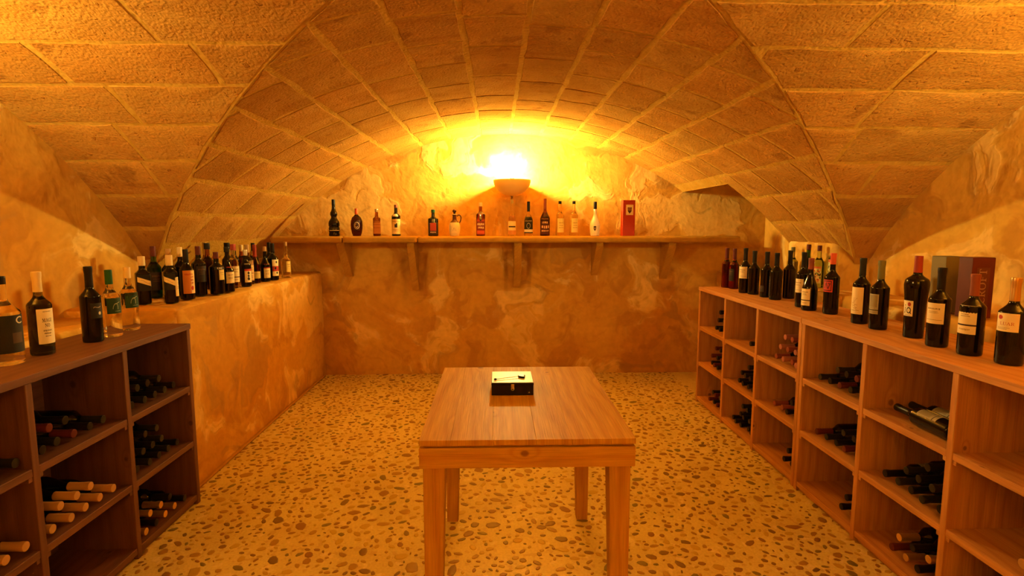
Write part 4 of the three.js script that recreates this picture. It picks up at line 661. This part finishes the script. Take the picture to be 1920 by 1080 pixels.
// ---------------------------------------------------------------- bottles lying in the racks
{
  const rnd = rngOf(21), protos = {};
  const lying = { dark: [null], black: ['black'], red: ['brick'], pink: ['pink'], cork: ['tan'], gold: ['gold'], maroon: ['maroon'] };
  const proto = (kind, lab) => {
    const k = kind + lab; if (protos[k]) return protos[k];
    const g = new THREE.Group();
    fillBottle(g, { shape: kind === 'cork' ? 'burgundy' : 'bordeaux', h: 0.30, r: 0.0365, seg: 20, glass: 'dark', cap: wineCap(kind === 'dark' ? 'grey' : kind === 'red' ? 'brick' : kind === 'cork' ? 'tan' : kind), labels: lab ? [[['creamPlain', 'greyArt', 'creamBand'][lab - 1], 0.2, 0.52, 110, 180]] : [] });
    return protos[k] = g;
  };
  const R = 0.0372, CAPWORD = { dark: 'grey', black: 'black', red: 'brick red', pink: 'pink', cork: 'tan', gold: 'gold', maroon: 'maroon' };
  function lay(kind, lab, x, y, D, sg, label, group, along) {        // sg +1: base towards +x, neck towards -x
    const o = proto(kind, lab).clone(); o.name = numbered('lying_wine_bottle'); scene.add(o); tag(o, label, 'bottle', group);
    const roll = (rnd() - 0.5) * 1.2;
    o.rotation.order = 'YXZ';
    // the bottle's y axis turns to the neck direction; the label side (z-) turns up
    const dir = along ? new THREE.Vector3(0, 0, along) : new THREE.Vector3(-sg, 0, 0);
    const q = new THREE.Quaternion().setFromUnitVectors(new THREE.Vector3(0, 1, 0), dir);
    const zdir = new THREE.Vector3(0, 0, -1).applyQuaternion(q), up = new THREE.Vector3(0, 1, 0);
    let ang = Math.atan2(new THREE.Vector3().crossVectors(zdir, up).dot(dir), zdir.dot(up));
    q.premultiply(new THREE.Quaternion().setFromAxisAngle(dir, ang + roll * (lab ? 0.4 : 1)));
    o.quaternion.copy(q); o.position.copy(V(x, y, D));
  }
  // rows: [count in bottom layer, next layer ...]; from: near end (0) or far end (1) of the cell; kinds per bottle
  function pile(rack, col, row, layers, kinds, where, group, o = {}) {
    const side = o.side ?? 1, a = rack.cols[col] + T + R + 0.002, b = rack.cols[col + 1] - R - 0.002, gap = 2 * R + 0.0015;
    const y0 = ROWS[row] + R; let k = 0;
    layers.forEach((n, l) => { for (let i = 0; i < n; i++) {
      const f = (o.start ?? 0) + i * (o.gap ?? gap) + l * (o.gap ?? gap) / 2, D = o.far ? b - f : a + f; if (D > b + 0.001 || D < a - 0.001) continue;
      const dy = l * Math.sqrt(Math.max(0.0001, 4 * R * R - (o.gap ?? gap) ** 2 / 4)) + 0.0004;
      const kind = kinds[k % kinds.length]; const lab = (o.labels ?? [])[k] ?? 0; k++;
      const base = side > 0 ? RX + 0.32 + (o.out ?? 0) + rnd() * 0.022 : LX - LD + 0.016 + (o.out ?? 0) + rnd() * 0.012;
      lay(kind, lab, base, y0 + dy, D, side, where.replace('CAP', CAPWORD[kind]), group);
    } });
  }
  const row = ['bottom', 'middle', 'top'];
  const farCol = ['column beside the twin', 'middle column', 'column nearest the end wall'];
  const P1 = (c, r, layers, kinds, o) => pile(rackFar, c, r, layers, kinds, `CAP capped wine bottle lying in ${row[r]} cell, ${farCol[c]}, far pine rack`, `bottles lying in the ${row[r]} row of the far pine rack, column ${['beside its twin', 'in the middle', 'by the wall'][c]}`, o);
  P1(2, 2, [3, 2, 1], ['dark', 'black'], { labels: [0, 0, 1] });
  P1(2, 1, [4, 3, 2], ['maroon', 'dark']);
  P1(2, 0, [4, 3], ['dark', 'maroon']);
  P1(1, 2, [2], ['dark']);
  P1(1, 1, [4, 3, 1], ['black', 'dark']);
  P1(1, 0, [5, 3, 2], ['black', 'dark']);
  P1(0, 2, [4, 3, 2], ['pink', 'red'], {});
  P1(0, 1, [4, 1], ['black', 'black', 'red', 'red'], {});
  P1(0, 0, [2, 1], ['black'], { start: 0.02, labels: [0, 1] });
  const nearCol = ['column under the gold capsule', 'middle column', 'column beside the twin'];
  const P2 = (c, r, layers, kinds, o) => pile(rackNear, c, r, layers, kinds, `CAP capped wine bottle lying in ${row[r]} cell, ${nearCol[c]}, near pine rack`, `bottles lying in the ${row[r]} row of the near pine rack, column ${['under the gold capsule', 'in the middle', 'beside its twin'][c]}`, o);
  P2(2, 2, [5, 3], ['black', 'dark', 'maroon'], { labels: [0, 0, 0, 0, 0, 2] });
  P2(2, 1, [5, 2], ['dark', 'maroon', 'black'], { labels: [0, 0, 0, 0, 0, 1] });
  P2(2, 0, [2, 1], ['red', 'black', 'black']);
  P2(1, 1, [5, 3, 1], ['black', 'dark'], { labels: [0, 0, 0, 0, 2, 1, 0] });
  P2(1, 0, [4, 3], ['gold', 'black', 'gold', 'maroon'], { labels: [0, 0, 0, 0, 1, 0, 2] });
  P2(0, 1, [3], ['cork', 'dark'], { far: false });
  P2(0, 0, [4, 2], ['dark', 'black'], { far: true });
  {
    const a = rackNear.cols[1] + T;
    lay('black', 2, 1.69, ROWS[2] + R, a + 0.06, 1, 'labelled dark bottle lying lengthwise in the top middle cell of near pine rack, front one', 'two bottles lying lengthwise', -1);
    lay('black', 2, 1.772, ROWS[2] + R, a + 0.085, 1, 'labelled dark bottle lying lengthwise in the top middle cell of near pine rack, rear one', 'two bottles lying lengthwise', -1);
  }
  const darkCol = ['column under the black label', 'middle column', 'column beside the ledge'];
  const P3 = (c, r, layers, kinds, o) => pile(rackDark, c, r, layers, kinds, `CAP capped wine bottle lying in ${row[r]} cell, ${darkCol[c]}, dark rack`, `bottles lying in the ${row[r]} row of the dark rack, column ${['below the black label', 'in the middle', 'beside the ledge'][c]}`, { side: -1, ...o });
  P3(2, 2, [5, 3], ['black', 'dark'], { out: 0.005 });
  P3(2, 1, [5, 3, 2], ['black', 'dark'], { out: 0.005 });
  P3(2, 0, [5, 3], ['gold', 'black', 'gold'], { out: 0.02 });
  P3(1, 2, [6, 2], ['black', 'dark', 'maroon'], { out: 0.0 });
  P3(1, 1, [5, 3], ['cork'], { out: 0.015 });
  P3(0, 1, [4], ['cork'], { far: true, out: 0.015 });
  P3(0, 2, [3], ['dark'], { far: true });
}
renderer.render(scene, camera);
